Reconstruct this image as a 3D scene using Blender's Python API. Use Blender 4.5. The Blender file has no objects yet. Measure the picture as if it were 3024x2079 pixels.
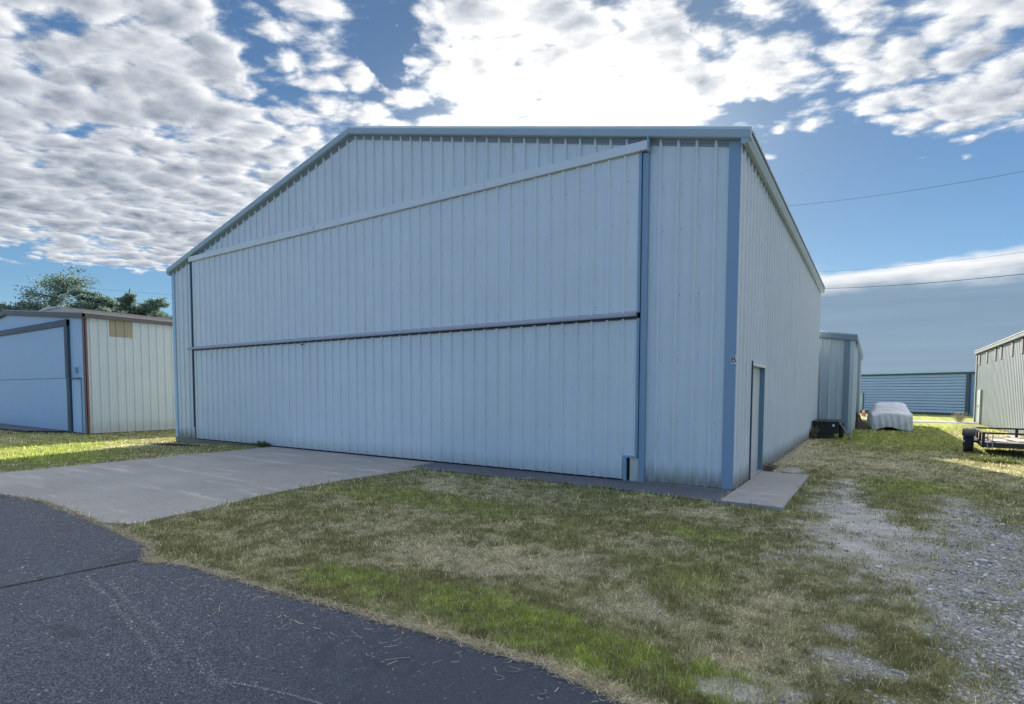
import bpy, math, random
import numpy as np
from mathutils import Vector, Matrix
random.seed(4); RNG = np.random.default_rng(11)
C = bpy.context.scene.collection
R = math.radians

# ------------------------------------------------------------------ camera
YAW, PITCH, ROLL = 0.581, -0.052, 0.004
CX, CY, CZ = 1.855, -9.429, 1.6
def cam_axes():
    f = Vector((-math.sin(YAW)*math.cos(PITCH), math.cos(YAW)*math.cos(PITCH), math.sin(PITCH)))
    r0 = Vector((math.cos(YAW), math.sin(YAW), 0)); u0 = r0.cross(f)
    return f, math.cos(ROLL)*r0+math.sin(ROLL)*u0, -math.sin(ROLL)*r0+math.cos(ROLL)*u0
cd = bpy.data.cameras.new('camera'); cam = bpy.data.objects.new('camera', cd); C.objects.link(cam)
f_, r_, u_ = cam_axes()
M = Matrix((r_, u_, -f_)).transposed().to_4x4(); M.translation = (CX, CY, CZ)
cam.matrix_world = M
cd.sensor_fit = 'HORIZONTAL'; cd.sensor_width = 36; cd.lens = 1622.9/3024*36
cd.shift_y = (1241.1-1039.5)/3024; cd.clip_end = 3000; cd.clip_start = .05
bpy.context.scene.camera = cam

# ------------------------------------------------------------------ light
SUN_AZ, SUN_EL = R(-22.5), R(25.0)          # azimuth from +Y towards +X
vs = bpy.context.scene.view_settings
vs.view_transform = 'Standard'; vs.look = 'None'; vs.gamma = 1; vs.use_curve_mapping = False
vs.exposure = 1.85
sdir = Vector((math.sin(SUN_AZ)*math.cos(SUN_EL), math.cos(SUN_AZ)*math.cos(SUN_EL), math.sin(SUN_EL)))
sl = bpy.data.lights.new('sun', 'SUN'); sun = bpy.data.objects.new('sun', sl); C.objects.link(sun)
sl.energy = 3.5; sl.angle = R(.6); sl.color = (1, .92, .78)
sun.rotation_euler = sdir.to_track_quat('Z', 'Y').to_euler()

world = bpy.data.worlds.new('World'); bpy.context.scene.world = world; world.use_nodes = True
# tiny expression layer over shader nodes
class E:
    nt = None
    def __init__(s, sock): s.s = sock
    @staticmethod
    def m(op, *a, clamp=False):
        n = E.nt.nodes.new('ShaderNodeMath'); n.operation = op; n.use_clamp = clamp
        for i, x in enumerate(a):
            if isinstance(x, E): E.nt.links.new(x.s, n.inputs[i])
            else: n.inputs[i].default_value = x
        return E(n.outputs[0])
    def __add__(s, o): return E.m('ADD', s, o)
    __radd__ = __add__
    def __mul__(s, o): return E.m('MULTIPLY', s, o)
    __rmul__ = __mul__
    def __sub__(s, o): return E.m('SUBTRACT', s, o)
    def __rsub__(s, o): return E.m('SUBTRACT', o, s)
    def __truediv__(s, o): return E.m('DIVIDE', s, o)
def clamp01(x): return E.m('ADD', x, 0.0, clamp=True)
def sm(x, a, b):
    n = E.nt.nodes.new('ShaderNodeMapRange'); n.interpolation_type = 'SMOOTHSTEP'
    E.nt.links.new(x.s, n.inputs[0]); n.inputs[1].default_value = a; n.inputs[2].default_value = b
    return E(n.outputs[0])
def comb(x, y, z):
    n = E.nt.nodes.new('ShaderNodeCombineXYZ')
    for i, v in enumerate((x, y, z)):
        if isinstance(v, E): E.nt.links.new(v.s, n.inputs[i])
        else: n.inputs[i].default_value = v
    return n.outputs[0]
def noise(vec, scale, detail=4, rough=.55, dist=0, color=False):
    n = E.nt.nodes.new('ShaderNodeTexNoise'); n.inputs['Scale'].default_value = scale
    n.inputs['Detail'].default_value = detail; n.inputs['Roughness'].default_value = rough
    n.inputs['Distortion'].default_value = dist
    if vec is not None: E.nt.links.new(vec, n.inputs['Vector'])
    return n.outputs['Color'] if color else E(n.outputs['Fac'])
def voro(vec, scale, rnd=1, feat='F1'):
    n = E.nt.nodes.new('ShaderNodeTexVoronoi'); n.feature = feat
    n.inputs['Scale'].default_value = scale
    if 'Randomness' in n.inputs: n.inputs['Randomness'].default_value = rnd
    E.nt.links.new(vec, n.inputs['Vector']); return n
def mixc(fac, a, b, mode='MIX'):
    n = E.nt.nodes.new('ShaderNodeMix'); n.data_type = 'RGBA'; n.blend_type = mode
    for sock, v in ((n.inputs[0], fac), (n.inputs[6], a), (n.inputs[7], b)):
        if isinstance(v, E): E.nt.links.new(v.s, sock)
        elif isinstance(v, bpy.types.NodeSocket): E.nt.links.new(v, sock)
        elif isinstance(v, tuple): sock.default_value = (*v, 1)
        else: sock.default_value = v
    return n.outputs[2]

def build_sky():
    nt = world.node_tree; E.nt = nt
    for n in list(nt.nodes): nt.nodes.remove(n)
    out = nt.nodes.new('ShaderNodeOutputWorld'); bg = nt.nodes.new('ShaderNodeBackground')
    nt.links.new(bg.outputs[0], out.inputs[0]); bg.inputs[1].default_value = .1
    sky = nt.nodes.new('ShaderNodeTexSky'); sky.sky_type = 'NISHITA'; sky.sun_disc = False
    sky.sun_elevation = SUN_EL; sky.sun_rotation = SUN_AZ; sky.air_density = 1.0; sky.dust_density = .3; sky.ozone_density = 2.5
    tc = nt.nodes.new('ShaderNodeTexCoord'); d = tc.outputs['Generated']
    sx = nt.nodes.new('ShaderNodeSeparateXYZ'); nt.links.new(d, sx.inputs[0])
    X, Y, Z = (E(sx.outputs[i]) for i in range(3))
    DEG = 57.2958
    el = E.m('ARCSINE', Z)*DEG
    az = E.m('ARCTAN2', X, Y)*DEG
    # cloud sheet on a plane high above, slightly curved down to the horizon
    zz = E.m('MAXIMUM', Z, 0.0) + 0.10
    qx, qy = X/zz, Y/zz
    # drift direction: rows of small clouds
    a = R(28)
    px = qx*math.cos(a) + qy*math.sin(a); py = qy*math.cos(a) - qx*math.sin(a)
    P = comb(px*0.85, py*1.08, 0.0)
    warp = noise(P, 3.0, 3, .5, color=True)
    n2 = nt.nodes.new('ShaderNodeVectorMath'); n2.operation = 'MULTIPLY_ADD'
    nt.links.new(warp, n2.inputs[0]); n2.inputs[1].default_value = (.10, .10, 0); nt.links.new(P, n2.inputs[2])
    W = n2.outputs[0]
    def dens(vec):
        f = noise(vec, 9.5, 9, .62, .0)
        g = noise(vec, 3.2, 3, .5)
        v = voro(vec, 10.5); c = 0.55 - E(v.outputs['Distance'])
        v2 = voro(vec, 25.0); c2 = 0.5 - E(v2.outputs['Distance'])
        return f*0.60 + g*0.36 + c*0.34 + c2*0.10
    D0 = dens(W)
    mod = noise(P, 1.7, 4, .55)
    sh = nt.nodes.new('ShaderNodeVectorMath'); sh.operation = 'ADD'
    sq = Vector((sdir.x/(sdir.z+.1), sdir.y/(sdir.z+.1)))
    # shift towards the sun within the sheet
    tx, ty = sq.x - qx, sq.y - qy
    ln = E.m('SQRT', tx*tx + ty*ty + 0.01)
    ux, uy = tx/ln*0.030, ty/ln*0.030
    sxp = ux*math.cos(a)+uy*math.sin(a); syp = uy*math.cos(a)-ux*math.sin(a)
    nt.links.new(W, sh.inputs[0]); nt.links.new(comb(sxp*.85, syp*1.08, 0.0), sh.inputs[1])
    D1 = dens(sh.outputs[0])
    rim = D0 - D1                              # thinner towards the sun = lit side
    # large scale cover by direction
    jit = noise(d, 9.0, 4, .6) - 0.5
    jit2 = noise(d, 26.0, 4, .6) - 0.5
    elj = el + jit*5.0 + jit2*2.0; azj = az + jit*8.0 + jit2*3.0
    bias = comb(0, 0, 0) and None
    def blob(a0, e0, ra, re, amt):
        dx = (azj - a0)*(1/ra); dy = (elj - e0)*(1/re)
        r2 = dx*dx + dy*dy
        return (1 - sm(r2, .15, 1.0))*amt
    cover = blob(-46.0, 30.4, 1.9, 4.4, -.23) + blob(-56.5, 27.0, 3.6, 2.6, -.14) + blob(-58.5, 30.0, 4.0, 2.6, -.12)
    cover = cover + blob(5.0, 31.5, 6.0, 2.5, -.12) + blob(-11.5, 23.5, 4.0, 2.8, -.17) + blob(-14, 31, 4, 4, -.10)
    cover = cover + blob(-24.0, 27.0, 20.0, 9.0, .17) + blob(-34, 34, 9, 6, .10) + blob(8.0, 23.0, 7.0, 3.2, .10) + blob(-70.0, 24.0, 16.0, 16.0, .13)
    # clear window low on the right, clear strip low on the left
    right = sm(azj, -13.0, -4.0)
    slope = (az + 2.0)*0.28
    clr = right*(1 - sm(elj + (az-2.0)*0.35, 17.0, 22.5))
    left = 1 - sm(az, -58.0, -50.0)
    elt = el + jit*3.4 + jit2*2.6
    low = 1 - sm(elt, 7.9, 11.5)
    deckl = left*(1 - sm(el, 14.0, 22.0))*.08
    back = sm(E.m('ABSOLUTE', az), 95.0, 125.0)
    cov = D0 + .17 + (mod-.5)*.28 + cover - clr*.46 + deckl - left*low*.7 - back*.20
    alpha = sm(cov, .53, .75)
    thick = sm(cov, .68, .98)
    # angular distance to the glare of the sun behind the sheet
    ga, ge = R(-26.5), R(24.5)
    gd = (math.sin(ga)*math.cos(ge), math.cos(ga)*math.cos(ge), math.sin(ge))
    cosg = X*gd[0] + Y*gd[1] + Z*gd[2]
    ang = E.m('ARCCOSINE', E.m('MINIMUM', cosg, .99999))*DEG
    ga1 = (az + 28.5)*(1/11.5); ge1 = (el - 23.0)*(1/5.0); g1 = E.m('EXPONENT', (ga1*ga1 + ge1*ge1)*-1.0); g2 = E.m('EXPONENT', ang*(-1/16.0))
    # low bank on the right: smooth grey layer with a bright crest
    crest = el + (noise(comb(az*.09, el*.25, 3.0), 1.6, 5, .6) - .5)*2.6 - (E.m('ABSOLUTE', az + 4.0))*0.0
    bankr = sm(az, -24.0, -10.0)
    bank = (1 - sm(crest, 10.2, 11.1))
    crestg = sm(crest, 8.4, 10.4)
    streak = noise(comb(az*.035, el*.55, 1.0), 2.0, 5, .6)
    lowb = (1 - sm(el + (streak-.5)*3.0, 4.0, 7.0))
    nish = sky.outputs[0]
    # brightness of cloud (display-linear before exposure) -> /0.1 for background strength
    k = 10.0
    lum = (0.185 + rim*0.42)*(1.28 - thick*.50) 
    lum = E.m('MAXIMUM', lum, 0.085)
    fall = E.m('EXPONENT', ang*(-1/26.0))
    zen_boost = sm(el, 38.0, 56.0)
    lum = lum*(0.73 + fall*0.92)*(1 + zen_boost*4.2)*(1 + back*.7) + g1*0.5  # unseen sky overhead and behind the camera boosted to fill the shaded scene
    tint = mixc(clamp01(lum*4.6 - 0.25), (.62, .76, 1.0), (.97, .985, 1.0))
    def scale(col, e):
        n = nt.nodes.new('ShaderNodeVectorMath'); n.operation = 'SCALE'
        if isinstance(col, tuple): n.inputs[0].default_value = col
        else: nt.links.new(col, n.inputs[0])
        if isinstance(e, E): nt.links.new(e.s, n.inputs['Scale'])
        else: n.inputs['Scale'].default_value = e
        return n.outputs[0]
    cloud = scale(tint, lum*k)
    blue = mixc(1.0, nish, (.66, .86, 1.0), 'MULTIPLY')
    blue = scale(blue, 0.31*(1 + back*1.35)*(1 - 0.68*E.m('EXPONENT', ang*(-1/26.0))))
    blue2 = nt.nodes.new('ShaderNodeVectorMath'); blue2.operation = 'ADD'
    nt.links.new(blue, blue2.inputs[0]); nt.links.new(scale((1, .97, .9), g1*k*0.2), blue2.inputs[1])
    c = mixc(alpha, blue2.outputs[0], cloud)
    bankcol = mixc(crestg, scale((.52, .74, 1.0), (0.112 + streak*.04)*k), scale((1, 1, 1), (0.16 + streak*.24)*k))
    c = mixc(bank*bankr*.93, c, bankcol)
    lowcol = scale((.72, .86, 1.0), (0.13 + streak*.05)*k)
    c = mixc(left*(1 - sm(elt, 5.6, 7.0))*(1 - sm(az, -72.0, -69.0))*.8, c, scale((1, 1, 1), 0.20*k))
    c = mixc(left*lowb*.6, c, lowcol)
    # ground side of the sky sphere
    c = mixc(sm(Z, -.02, .0), scale((.05, .055, .05), 10.0), c)
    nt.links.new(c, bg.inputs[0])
    world.cycles.sampling_method = 'AUTOMATIC'
build_sky()

# ------------------------------------------------------------------ helpers
def tag(o, label=None, cat=None, group=None, kind=None):
    if label: o['label'] = label
    if cat: o['category'] = cat
    if group: o['group'] = group
    if kind: o['kind'] = kind
    return o
def thing(name, label, cat, loc=(0, 0, 0), rz=0, group=None):
    o = bpy.data.objects.new(name, None); C.objects.link(o); o.location = loc; o.rotation_euler = (0, 0, rz)
    o.empty_display_size = .2
    return tag(o, label, cat, group)
class MB:
    def __init__(s): s.v = []; s.f = []; s.mi = []; s.cur = 0
    def add(s, vs, fs):
        n = len(s.v); s.v += [tuple(v) for v in vs]; s.f += [tuple(i+n for i in f) for f in fs]; s.mi += [s.cur]*len(fs); return s
    def box(s, x0, x1, y0, y1, z0, z1):
        v = [(x, y, z) for z in (z0, z1) for y in (y0, y1) for x in (x0, x1)]
        return s.add(v, [(0, 2, 3, 1), (4, 5, 7, 6), (0, 1, 5, 4), (2, 6, 7, 3), (0, 4, 6, 2), (1, 3, 7, 5)])
    def prism(s, pts, z0, z1):
        n = len(pts)
        v = [(x, y, z0) for x, y in pts] + [(x, y, z1) for x, y in pts]
        return s.add(v, [tuple(range(n))[::-1], tuple(range(n, 2*n))] + [(i, (i+1) % n, (i+1) % n+n, i+n) for i in range(n)])
    def sweep(s, prof, stations):
        """closed profile; stations = functions mapping (a,b) to xyz"""
        n = len(prof); v = [st(a, b) for st in stations for a, b in prof]; m = len(stations)
        f = [(k*n+i, k*n+(i+1) % n, (k+1)*n+(i+1) % n, (k+1)*n+i) for k in range(m-1) for i in range(n)]
        f += [tuple(range(n))[::-1], tuple(range((m-1)*n, m*n))]
        return s.add(v, f)
    def tube(s, pts, r, seg=8, r1=None):
        pts = [Vector(p) for p in pts]; m = len(pts); v = []
        for i, p in enumerate(pts):
            t = (pts[min(i+1, m-1)]-pts[max(i-1, 0)]).normalized()
            a = t.cross(Vector((0, 0, 1)));
            if a.length < .05: a = t.cross(Vector((1, 0, 0)))
            a.normalize(); b = t.cross(a); rr = r if r1 is None else r+(r1-r)*i/(m-1)
            v += [p+a*math.cos(k*2*math.pi/seg)*rr+b*math.sin(k*2*math.pi/seg)*rr for k in range(seg)]
        f = [(i*seg+k, i*seg+(k+1) % seg, (i+1)*seg+(k+1) % seg, (i+1)*seg+k) for i in range(m-1) for k in range(seg)]
        f += [tuple(range(seg))[::-1], tuple(range((m-1)*seg, m*seg))]
        return s.add(v, f)
    def lathe(s, prof, c, axis='x', seg=24):
        v = []; m = len(prof)
        for k in range(seg):
            t = k*2*math.pi/seg
            for a, rr in prof:
                if axis == 'x': v.append((c[0]+a, c[1]+rr*math.cos(t), c[2]+rr*math.sin(t)))
                elif axis == 'z': v.append((c[0]+rr*math.cos(t), c[1]+rr*math.sin(t), c[2]+a))
        f = [(k*m+i, k*m+i+1, ((k+1) % seg)*m+i+1, ((k+1) % seg)*m+i) for k in range(seg) for i in range(m-1)]
        return s.add(v, f)
    def build(s, name, mats, parent=None, bevel=0, smooth=False):
        me = bpy.data.meshes.new(name); me.from_pydata(s.v, [], s.f); me.update()
        if not isinstance(mats, (list, tuple)): mats = [mats]
        for m in mats: me.materials.append(m)
        if len(mats) > 1: me.polygons.foreach_set('material_index', s.mi)
        if smooth: me.polygons.foreach_set('use_smooth', [True]*len(me.polygons))
        o = bpy.data.objects.new(name, me); C.objects.link(o)
        if parent: o.parent = parent
        if bevel:
            b = o.modifiers.new('bevel', 'BEVEL'); b.width = bevel; b.segments = 2; b.limit_method = 'ANGLE'
        return o

# value noise for numpy fields
def vnoise(x, y, seed=0):
    xi = np.floor(x).astype(np.int64); yi = np.floor(y).astype(np.int64); fx = x-xi; fy = y-yi
    fx = fx*fx*(3-2*fx); fy = fy*fy*(3-2*fy)
    def h(a, b):
        n = (a*374761393 + b*668265263 + seed*2147483647) & 0xffffffff
        n = ((n ^ (n >> 13))*1274126177) & 0xffffffff
        return ((n ^ (n >> 16)) & 0xffff)/65535.0
    return (h(xi, yi)*(1-fx)+h(xi+1, yi)*fx)*(1-fy)+(h(xi, yi+1)*(1-fx)+h(xi+1, yi+1)*fx)*fy
def fbm(x, y, s=1., o=4, seed=0):
    r = 0; a = .5; t = 0
    for k in range(o): r = r+a*vnoise(x*s*2**k+17*k, y*s*2**k-9*k, seed+k); t += a; a *= .55
    return r/t
def npsm(x, a, b): t = np.clip((x-a)/(b-a), 0, 1); return t*t*(3-2*t)
def sdpoly(x, y, P):
    """signed distance to polygon, negative inside"""
    d = np.full(x.shape, 1e9); ins = np.zeros(x.shape, bool); n = len(P)
    for i in range(n):
        ax, ay = P[i]; bx, by = P[(i+1) % n]; ex, ey = bx-ax, by-ay
        t = np.clip(((x-ax)*ex+(y-ay)*ey)/(ex*ex+ey*ey+1e-12), 0, 1)
        d = np.minimum(d, np.hypot(x-ax-t*ex, y-ay-t*ey))
        c = (ay > y) != (by > y)
        ins ^= c & (x < (bx-ax)*(y-ay)/(by-ay+1e-12)+ax)
    return np.where(ins, -d, d)

# ------------------------------------------------------------------ materials
def mat(name):
    m = bpy.data.materials.new(name); m.use_nodes = True; nt = m.node_tree; E.nt = nt
    b = nt.nodes['Principled BSDF']; return m, nt, b
def opos():
    n = E.nt.nodes.new('ShaderNodeNewGeometry'); return n.outputs['Position']
def sep(v):
    n = E.nt.nodes.new('ShaderNodeSeparateXYZ'); E.nt.links.new(v, n.inputs[0]); return [E(n.outputs[i]) for i in range(3)]
def bump(nt, b, h, strength=.3, dist=.02):
    n = nt.nodes.new('ShaderNodeBump'); n.inputs['Strength'].default_value = strength; n.inputs['Distance'].default_value = dist
    nt.links.new(h.s, n.inputs['Height']); nt.links.new(n.outputs[0], b.inputs['Normal'])
def paint(name, col, rough=.5, dirt=.25, var=.06, base=True, dirtcol=(.22, .19, .14), z0=0.0, spec=.4):
    m, nt, b = mat(name)
    P = opos(); x, y, z = sep(P)
    big = noise(P, .9, 4, .6); fine = noise(P, 22., 3, .6)
    c = mixc(clamp01((big-.35)*1.6), tuple(v*(1-var) for v in col), tuple(min(1, v*(1+var*.6)) for v in col))
    if dirt:
        streak = noise(comb(x*9.0, y*9.0, z*.55), 1.0, 5, .65)
        lowd = 1 - sm(z - z0 + (streak-.5)*.55, 0.02, .42)
        c = mixc(clamp01(lowd*streak*1.1*dirt*2), c, dirtcol)
        c = mixc(clamp01(sm(streak, .56, .82)*dirt*.35), c, tuple(v*.55 for v in dirtcol))
        c = mixc(clamp01(sm(fine, .66, .8)*dirt*.35), c, dirtcol)
    nt.links.new(c, b.inputs['Base Color'])
    b.inputs['Specular IOR Level'].default_value = spec
    nt.links.new((rough + (big-.5)*.25).s, b.inputs['Roughness'])
    h = noise(comb(x*1.3, y*1.3, z*.8), 1.0, 3, .5) + fine*.02
    bump(nt, b, h, .55, .035)
    return m
white = paint('white_painted_steel', (.71, .725, .715), .42, .75)
white2 = paint('white_door_steel', (.735, .75, .745), .42, .3)
lwall = paint('pale_weathered_steel', (.53, .60, .635), .55, .25)
gwall = paint('weathered_galvanised_steel', (.29, .34, .36), .6, .25)
blue = paint('blue_trim_paint', (.25, .35, .46), .38, .12)
hang2trim = paint('slate_trim', (.20, .27, .33), .5, .1)
slate2 = paint('dull_grey_trim', (.22, .24, .24), .7, 0, spec=.1)
slate = paint('slate_shade_closure', (.26, .31, .36), .6, 0)
blue2 = paint('grey_blue_trim_paint', (.28, .40, .52), .45, .15)
pale_blue = paint('pale_blue_paint', (.42, .56, .70), .5, .08)
far_blue = paint('blue_grey_siding_paint', (.36, .48, .62), .55, .08)
far_blue2 = paint('blue_panel_paint', (.21, .34, .50), .55, .08)
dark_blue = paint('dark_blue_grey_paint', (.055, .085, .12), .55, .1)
mauve = paint('faded_grey_flashing', (.36, .36, .40), .5, .5, dirtcol=(.14, .11, .09))
brown = paint('faded_brown_trim', (.20, .12, .11), .6, .3)
dkbrown = paint('dark_brown_trim', (.13, .12, .125), .6, .2)
greyroof = paint('grey_roof_sheet', (.44, .42, .42), .6, .3)
roofm = paint('pale_roof_sheet', (.50, .56, .58), .45, .1)
fascia = paint('pale_green_blue_trim', (.36, .44, .47), .40, .12)
teal = paint('teal_trim', (.15, .25, .30), .45, .1)
translucent_panel = paint('aged_fibreglass_panel', (.34, .30, .22), .6, .4)
red_panel = paint('faded_plum_panel', (.15, .13, .14), .8, 0)
black = paint('black_painted_steel', (.016, .018, .022), .45, .35, dirtcol=(.10, .08, .06))
dkhole = paint('unlit_gap', (.012, .014, .018), .9, 0)
pale_green = paint('pale_green_door_paint', (.42, .50, .40), .5, .1)
greymetal = paint('dull_zinc', (.40, .41, .42), .45, .3)
rubber = paint('tyre_rubber', (.022, .022, .024), .8, .5, dirtcol=(.09, .08, .065))
cream = paint('cream_board', (.70, .66, .56), .7, .3)
woodm = paint('weathered_timber', (.16, .11, .085), .85, .3)
signw = paint('sign_white', (.80, .80, .78), .5, .05)
signk = paint('sign_black', (.012, .012, .014), .5, 0)
orange = paint('cone_orange', (.75, .12, .06), .5, .2)
concedge = paint('foundation_concrete', (.27, .26, .24), .9, .5)

def mk_concrete(name, col, tint=(.20, .19, .175)):
    m, nt, b = mat(name); P = opos(); x, y, z = sep(P)
    n1 = noise(P, .55, 5, .6); n2 = noise(P, 5., 6, .65); n3 = noise(P, 90., 3, .7)
    st = noise(comb(x*.5, y*3.2, 0.0), 1.0, 5, .6)
    c = mixc(clamp01((n1-.3)*2.0), col, tint)
    c = mixc(sm(st, .52, .72), c, tuple(v*1.28 for v in col))
    c = mixc(clamp01(sm(n2, .52, .72)*.6), c, tuple(v*.62 for v in col))
    n4 = noise(P, 17., 5, .7)
    c = mixc(clamp01((n4-.5)*2.0), c, tuple(v*1.3 for v in col))
    c = mixc(clamp01((n3-.5)*2.2), c, tuple(v*1.35 for v in col))
    c = mixc(clamp01((.45-n3)*2.2), c, tuple(v*.55 for v in col))
    # hairline cracks
    v = voro(noise_warp(P, .5), .33, feat='DISTANCE_TO_EDGE'); ed = E(v.outputs['Distance'])
    c = mixc(clamp01((1-sm(ed, .002, .007))*.0), c, (.04, .038, .035))
    nt.links.new(c, b.inputs['Base Color']); b.inputs['Roughness'].default_value = .85
    b.inputs['Specular IOR Level'].default_value = .3
    bump(nt, b, n2*.5+n3*.25, .5, .01); return m
def noise_warp(P, amt):
    w = noise(P, 1.3, 4, .6, color=True); n = E.nt.nodes.new('ShaderNodeVectorMath'); n.operation = 'MULTIPLY_ADD'
    E.nt.links.new(w, n.inputs[0]); n.inputs[1].default_value = (amt, amt, amt); E.nt.links.new(P, n.inputs[2]); return n.outputs[0]
concrete = mk_concrete('broom_finished_concrete', (.350, .330, .300), (.235, .225, .208))
padcon = mk_concrete('worn_concrete', (.36, .34, .31), (.28, .265, .25))
stripm = mk_concrete('dark_tarred_strip', (.12, .128, .145), (.08, .086, .10))
roadfar = mk_concrete('pale_lane', (.26, .25, .25), (.20, .20, .20))

def mk_asphalt():
    m, nt, b = mat('sealed_asphalt'); P = opos(); x, y, z = sep(P)
    v = voro(P, 150.); cell = sep(v.outputs['Color'])[0]; dist = E(v.outputs['Distance'])
    v2 = voro(P, 75.); cell2 = sep(v2.outputs['Color'])[1]
    n1 = noise(P, .8, 5, .6); n2 = noise(P, 7., 4, .6)
    c = mixc(clamp01((n1-.3)*1.8), (.025, .032, .049), (.044, .053, .074))
    c = mixc(clamp01((cell-.25)*.9), c, (.085, .097, .120))
    # worn wheel path further left: more pale aggregate showing
    worn = 1 - sm(x + y*.5 + (n2-.5)*1.4, -6.1, -3.6)
    c = mixc(clamp01(worn*sm(cell, .45, .95)*.8), c, (.19, .195, .205))
    c = mixc(clamp01(sm(n1*.6+n2*.5, .60, .70)*.5), c, (.030, .032, .042))
    c = mixc(clamp01(sm(cell2, .988, .993)*(.35+worn*.5)), c, (.36, .36, .36))
    c = mixc(clamp01((.22-dist)*1.0), c, (.02, .022, .028))
    nt.links.new(c, b.inputs['Base Color']); b.inputs['Roughness'].default_value = .72
    b.inputs['Specular IOR Level'].default_value = .35
    bump(nt, b, dist*.6 + noise(P, 260., 2, .6)*.5 + n2*.4, .9, .006); return m
asphalt = mk_asphalt()

def mk_attr(name, rough=.9, trans=0., isl=.25, bumpy=0.):
    m, nt, b = mat(name)
    at = nt.nodes.new('ShaderNodeAttribute'); at.attribute_name = 'Col'
    col = at.outputs['Color']
    if isl:
        g = nt.nodes.new('ShaderNodeNewGeometry'); r = E(g.outputs['Random Per Island'])
        n = nt.nodes.new('ShaderNodeVectorMath'); n.operation = 'SCALE'; nt.links.new(col, n.inputs[0])
        nt.links.new((1-isl+r*isl*2).s, n.inputs['Scale']); col = n.outputs[0]
    if bumpy:
        P = opos(); n1 = noise(P, 40., 5, .7); n2 = noise(P, 9., 4, .65); n3 = noise(P, 2.2, 4, .6)
        n = nt.nodes.new('ShaderNodeVectorMath'); n.operation = 'SCALE'; nt.links.new(col, n.inputs[0])
        nt.links.new((n1*1.1+n2*.7+n3*.5-.15).s, n.inputs['Scale']); col = n.outputs[0]
        bump(nt, b, n1+n2*1.5, .9, bumpy)
    nt.links.new(col, b.inputs['Base Color']); b.inputs['Roughness'].default_value = rough
    b.inputs['Specular IOR Level'].default_value = .15
    if trans:
        out = nt.nodes['Material Output']; t = nt.nodes.new('ShaderNodeBsdfTranslucent'); nt.links.new(col, t.inputs[0])
        mx = nt.nodes.new('ShaderNodeMixShader'); mx.inputs[0].default_value = trans
        nt.links.new(b.outputs[0], mx.inputs[1]); nt.links.new(t.outputs[0], mx.inputs[2]); nt.links.new(mx.outputs[0], out.inputs[0])
    return m
ground_m = mk_attr('turf_and_soil', .95, 0, 0, .03)
blade_m = mk_attr('grass_blades', .6, .42, .42)
stone_m = mk_attr('limestone_gravel', .85, 0, .35)
leaf_m = mk_attr('tree_leaves', .55, .35, .35)
bark = paint('bark', (.09, .08, .07), .9, 0)

# ------------------------------------------------------------------ ground fields
DRIVE = [(-12.45, -.03), (-12.14, -6.06), (-12.35, -6.80), (-9.45, -6.74), (-8.0, -6.58), (-6.9, -6.6), (-5.95, -6.66), (-5.50, -6.50), (-5.62, -5.6), (-5.95, -4.3), (-6.06, -3.0), (-5.98, -1.5), (-5.92, -1.02), (-6.25, -.95), (-6.36, -.03)]
STRIP = [(-6.36, -.03), (-6.25, -.95), (-5.92, -1.0), (-5.41, -1.0), (-4.6, -.96), (-3.75, -1.0), (-2.9, -.92), (-2.38, -.96), (-1.38, -.98), (-.43, -1.08), (.05, -1.12), (.02, -.03)]
PAD = [(.035, -1.13), (.87, -1.15), (.88, 2.41), (.035, 2.44)]
ASPH = [(-200, -6.9), (-30, -6.8), (-12.4, -6.82), (-9.42, -6.76), (-7.97, -6.62), (-6.9, -6.66), (-5.95, -6.72), (-5.1, -6.76), (-4.45, -6.82), (-4.22, -6.88), (-4.0, -7.0), (-3.82, -7.08), (-3.55, -6.98), (-3.27, -6.93), (-2.2, -6.88), (-1.37, -6.82), (-.46, -6.75), (.29, -6.72), (.84, -6.81), (3, -6.8), (30, -6.8), (60, -6.9), (60, -40), (-200, -40)]
GRAVEL = [(1.42, 2.7), (1.26, 1.2), (1.25, -.7), (1.27, -2.1), (1.36, -3.3), (1.86, -3.7), (2.12, -4.45), (2.30, -4.9), (2.42, -5.2), (2.6, -5.9), (4.5, -6.2), (5.5, -2), (4.6, .1), (3.44, -.2), (3.2, .3), (2.9, 1.5), (2.72, .2), (2.45, -1.55), (2.25, -1.2), (1.98, -.25), (1.78, 1.2), (1.60, 2.7)]
GPATCH = [(1.73, -5.15, .13), (1.9, -5.6, .22), (2.1, -6.1, .22), (1.55, -6.2, .16), (2.4, -5.9, .22), (1.3, -6.35, .14), (2.75, -6.3, .3), (1.2, -3.6, .16)]
def gravel_f(x, y):
    n = fbm(x, y, 2.4, 4, 5)-.5; n2 = fbm(x, y, 9, 3, 8)-.5
    g = 1-npsm(sdpoly(x, y, GRAVEL)+n*.8+n2*.7, -.30, .26)
    g = g*(1-.38*npsm(fbm(x, y, 1.5, 4, 61), .50, .64)*npsm(x, 1.9, 2.6))
    g = g*(1-.35*npsm(fbm(x, y, 6, 3, 62), .5, .7))
    for a, b, r in GPATCH: g = np.maximum(g, (1-npsm(np.hypot((x-a), (y-b)*1.2)+n*.5+n2*.5, r*.2, r*1.5))*.8)
    return g
def blobs(x, y, L):
    r = np.zeros_like(x)
    n = (fbm(x, y, 1.6, 4, 21)-.5)*1.1+(fbm(x, y, 6.5, 4, 22)-.5)*1.0
    for a, b, rx, ry, am in L: r = r+am*(1-npsm(np.hypot((x-a)/rx, (y-b)/ry)+n, .35, 1.15))
    return r
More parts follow.
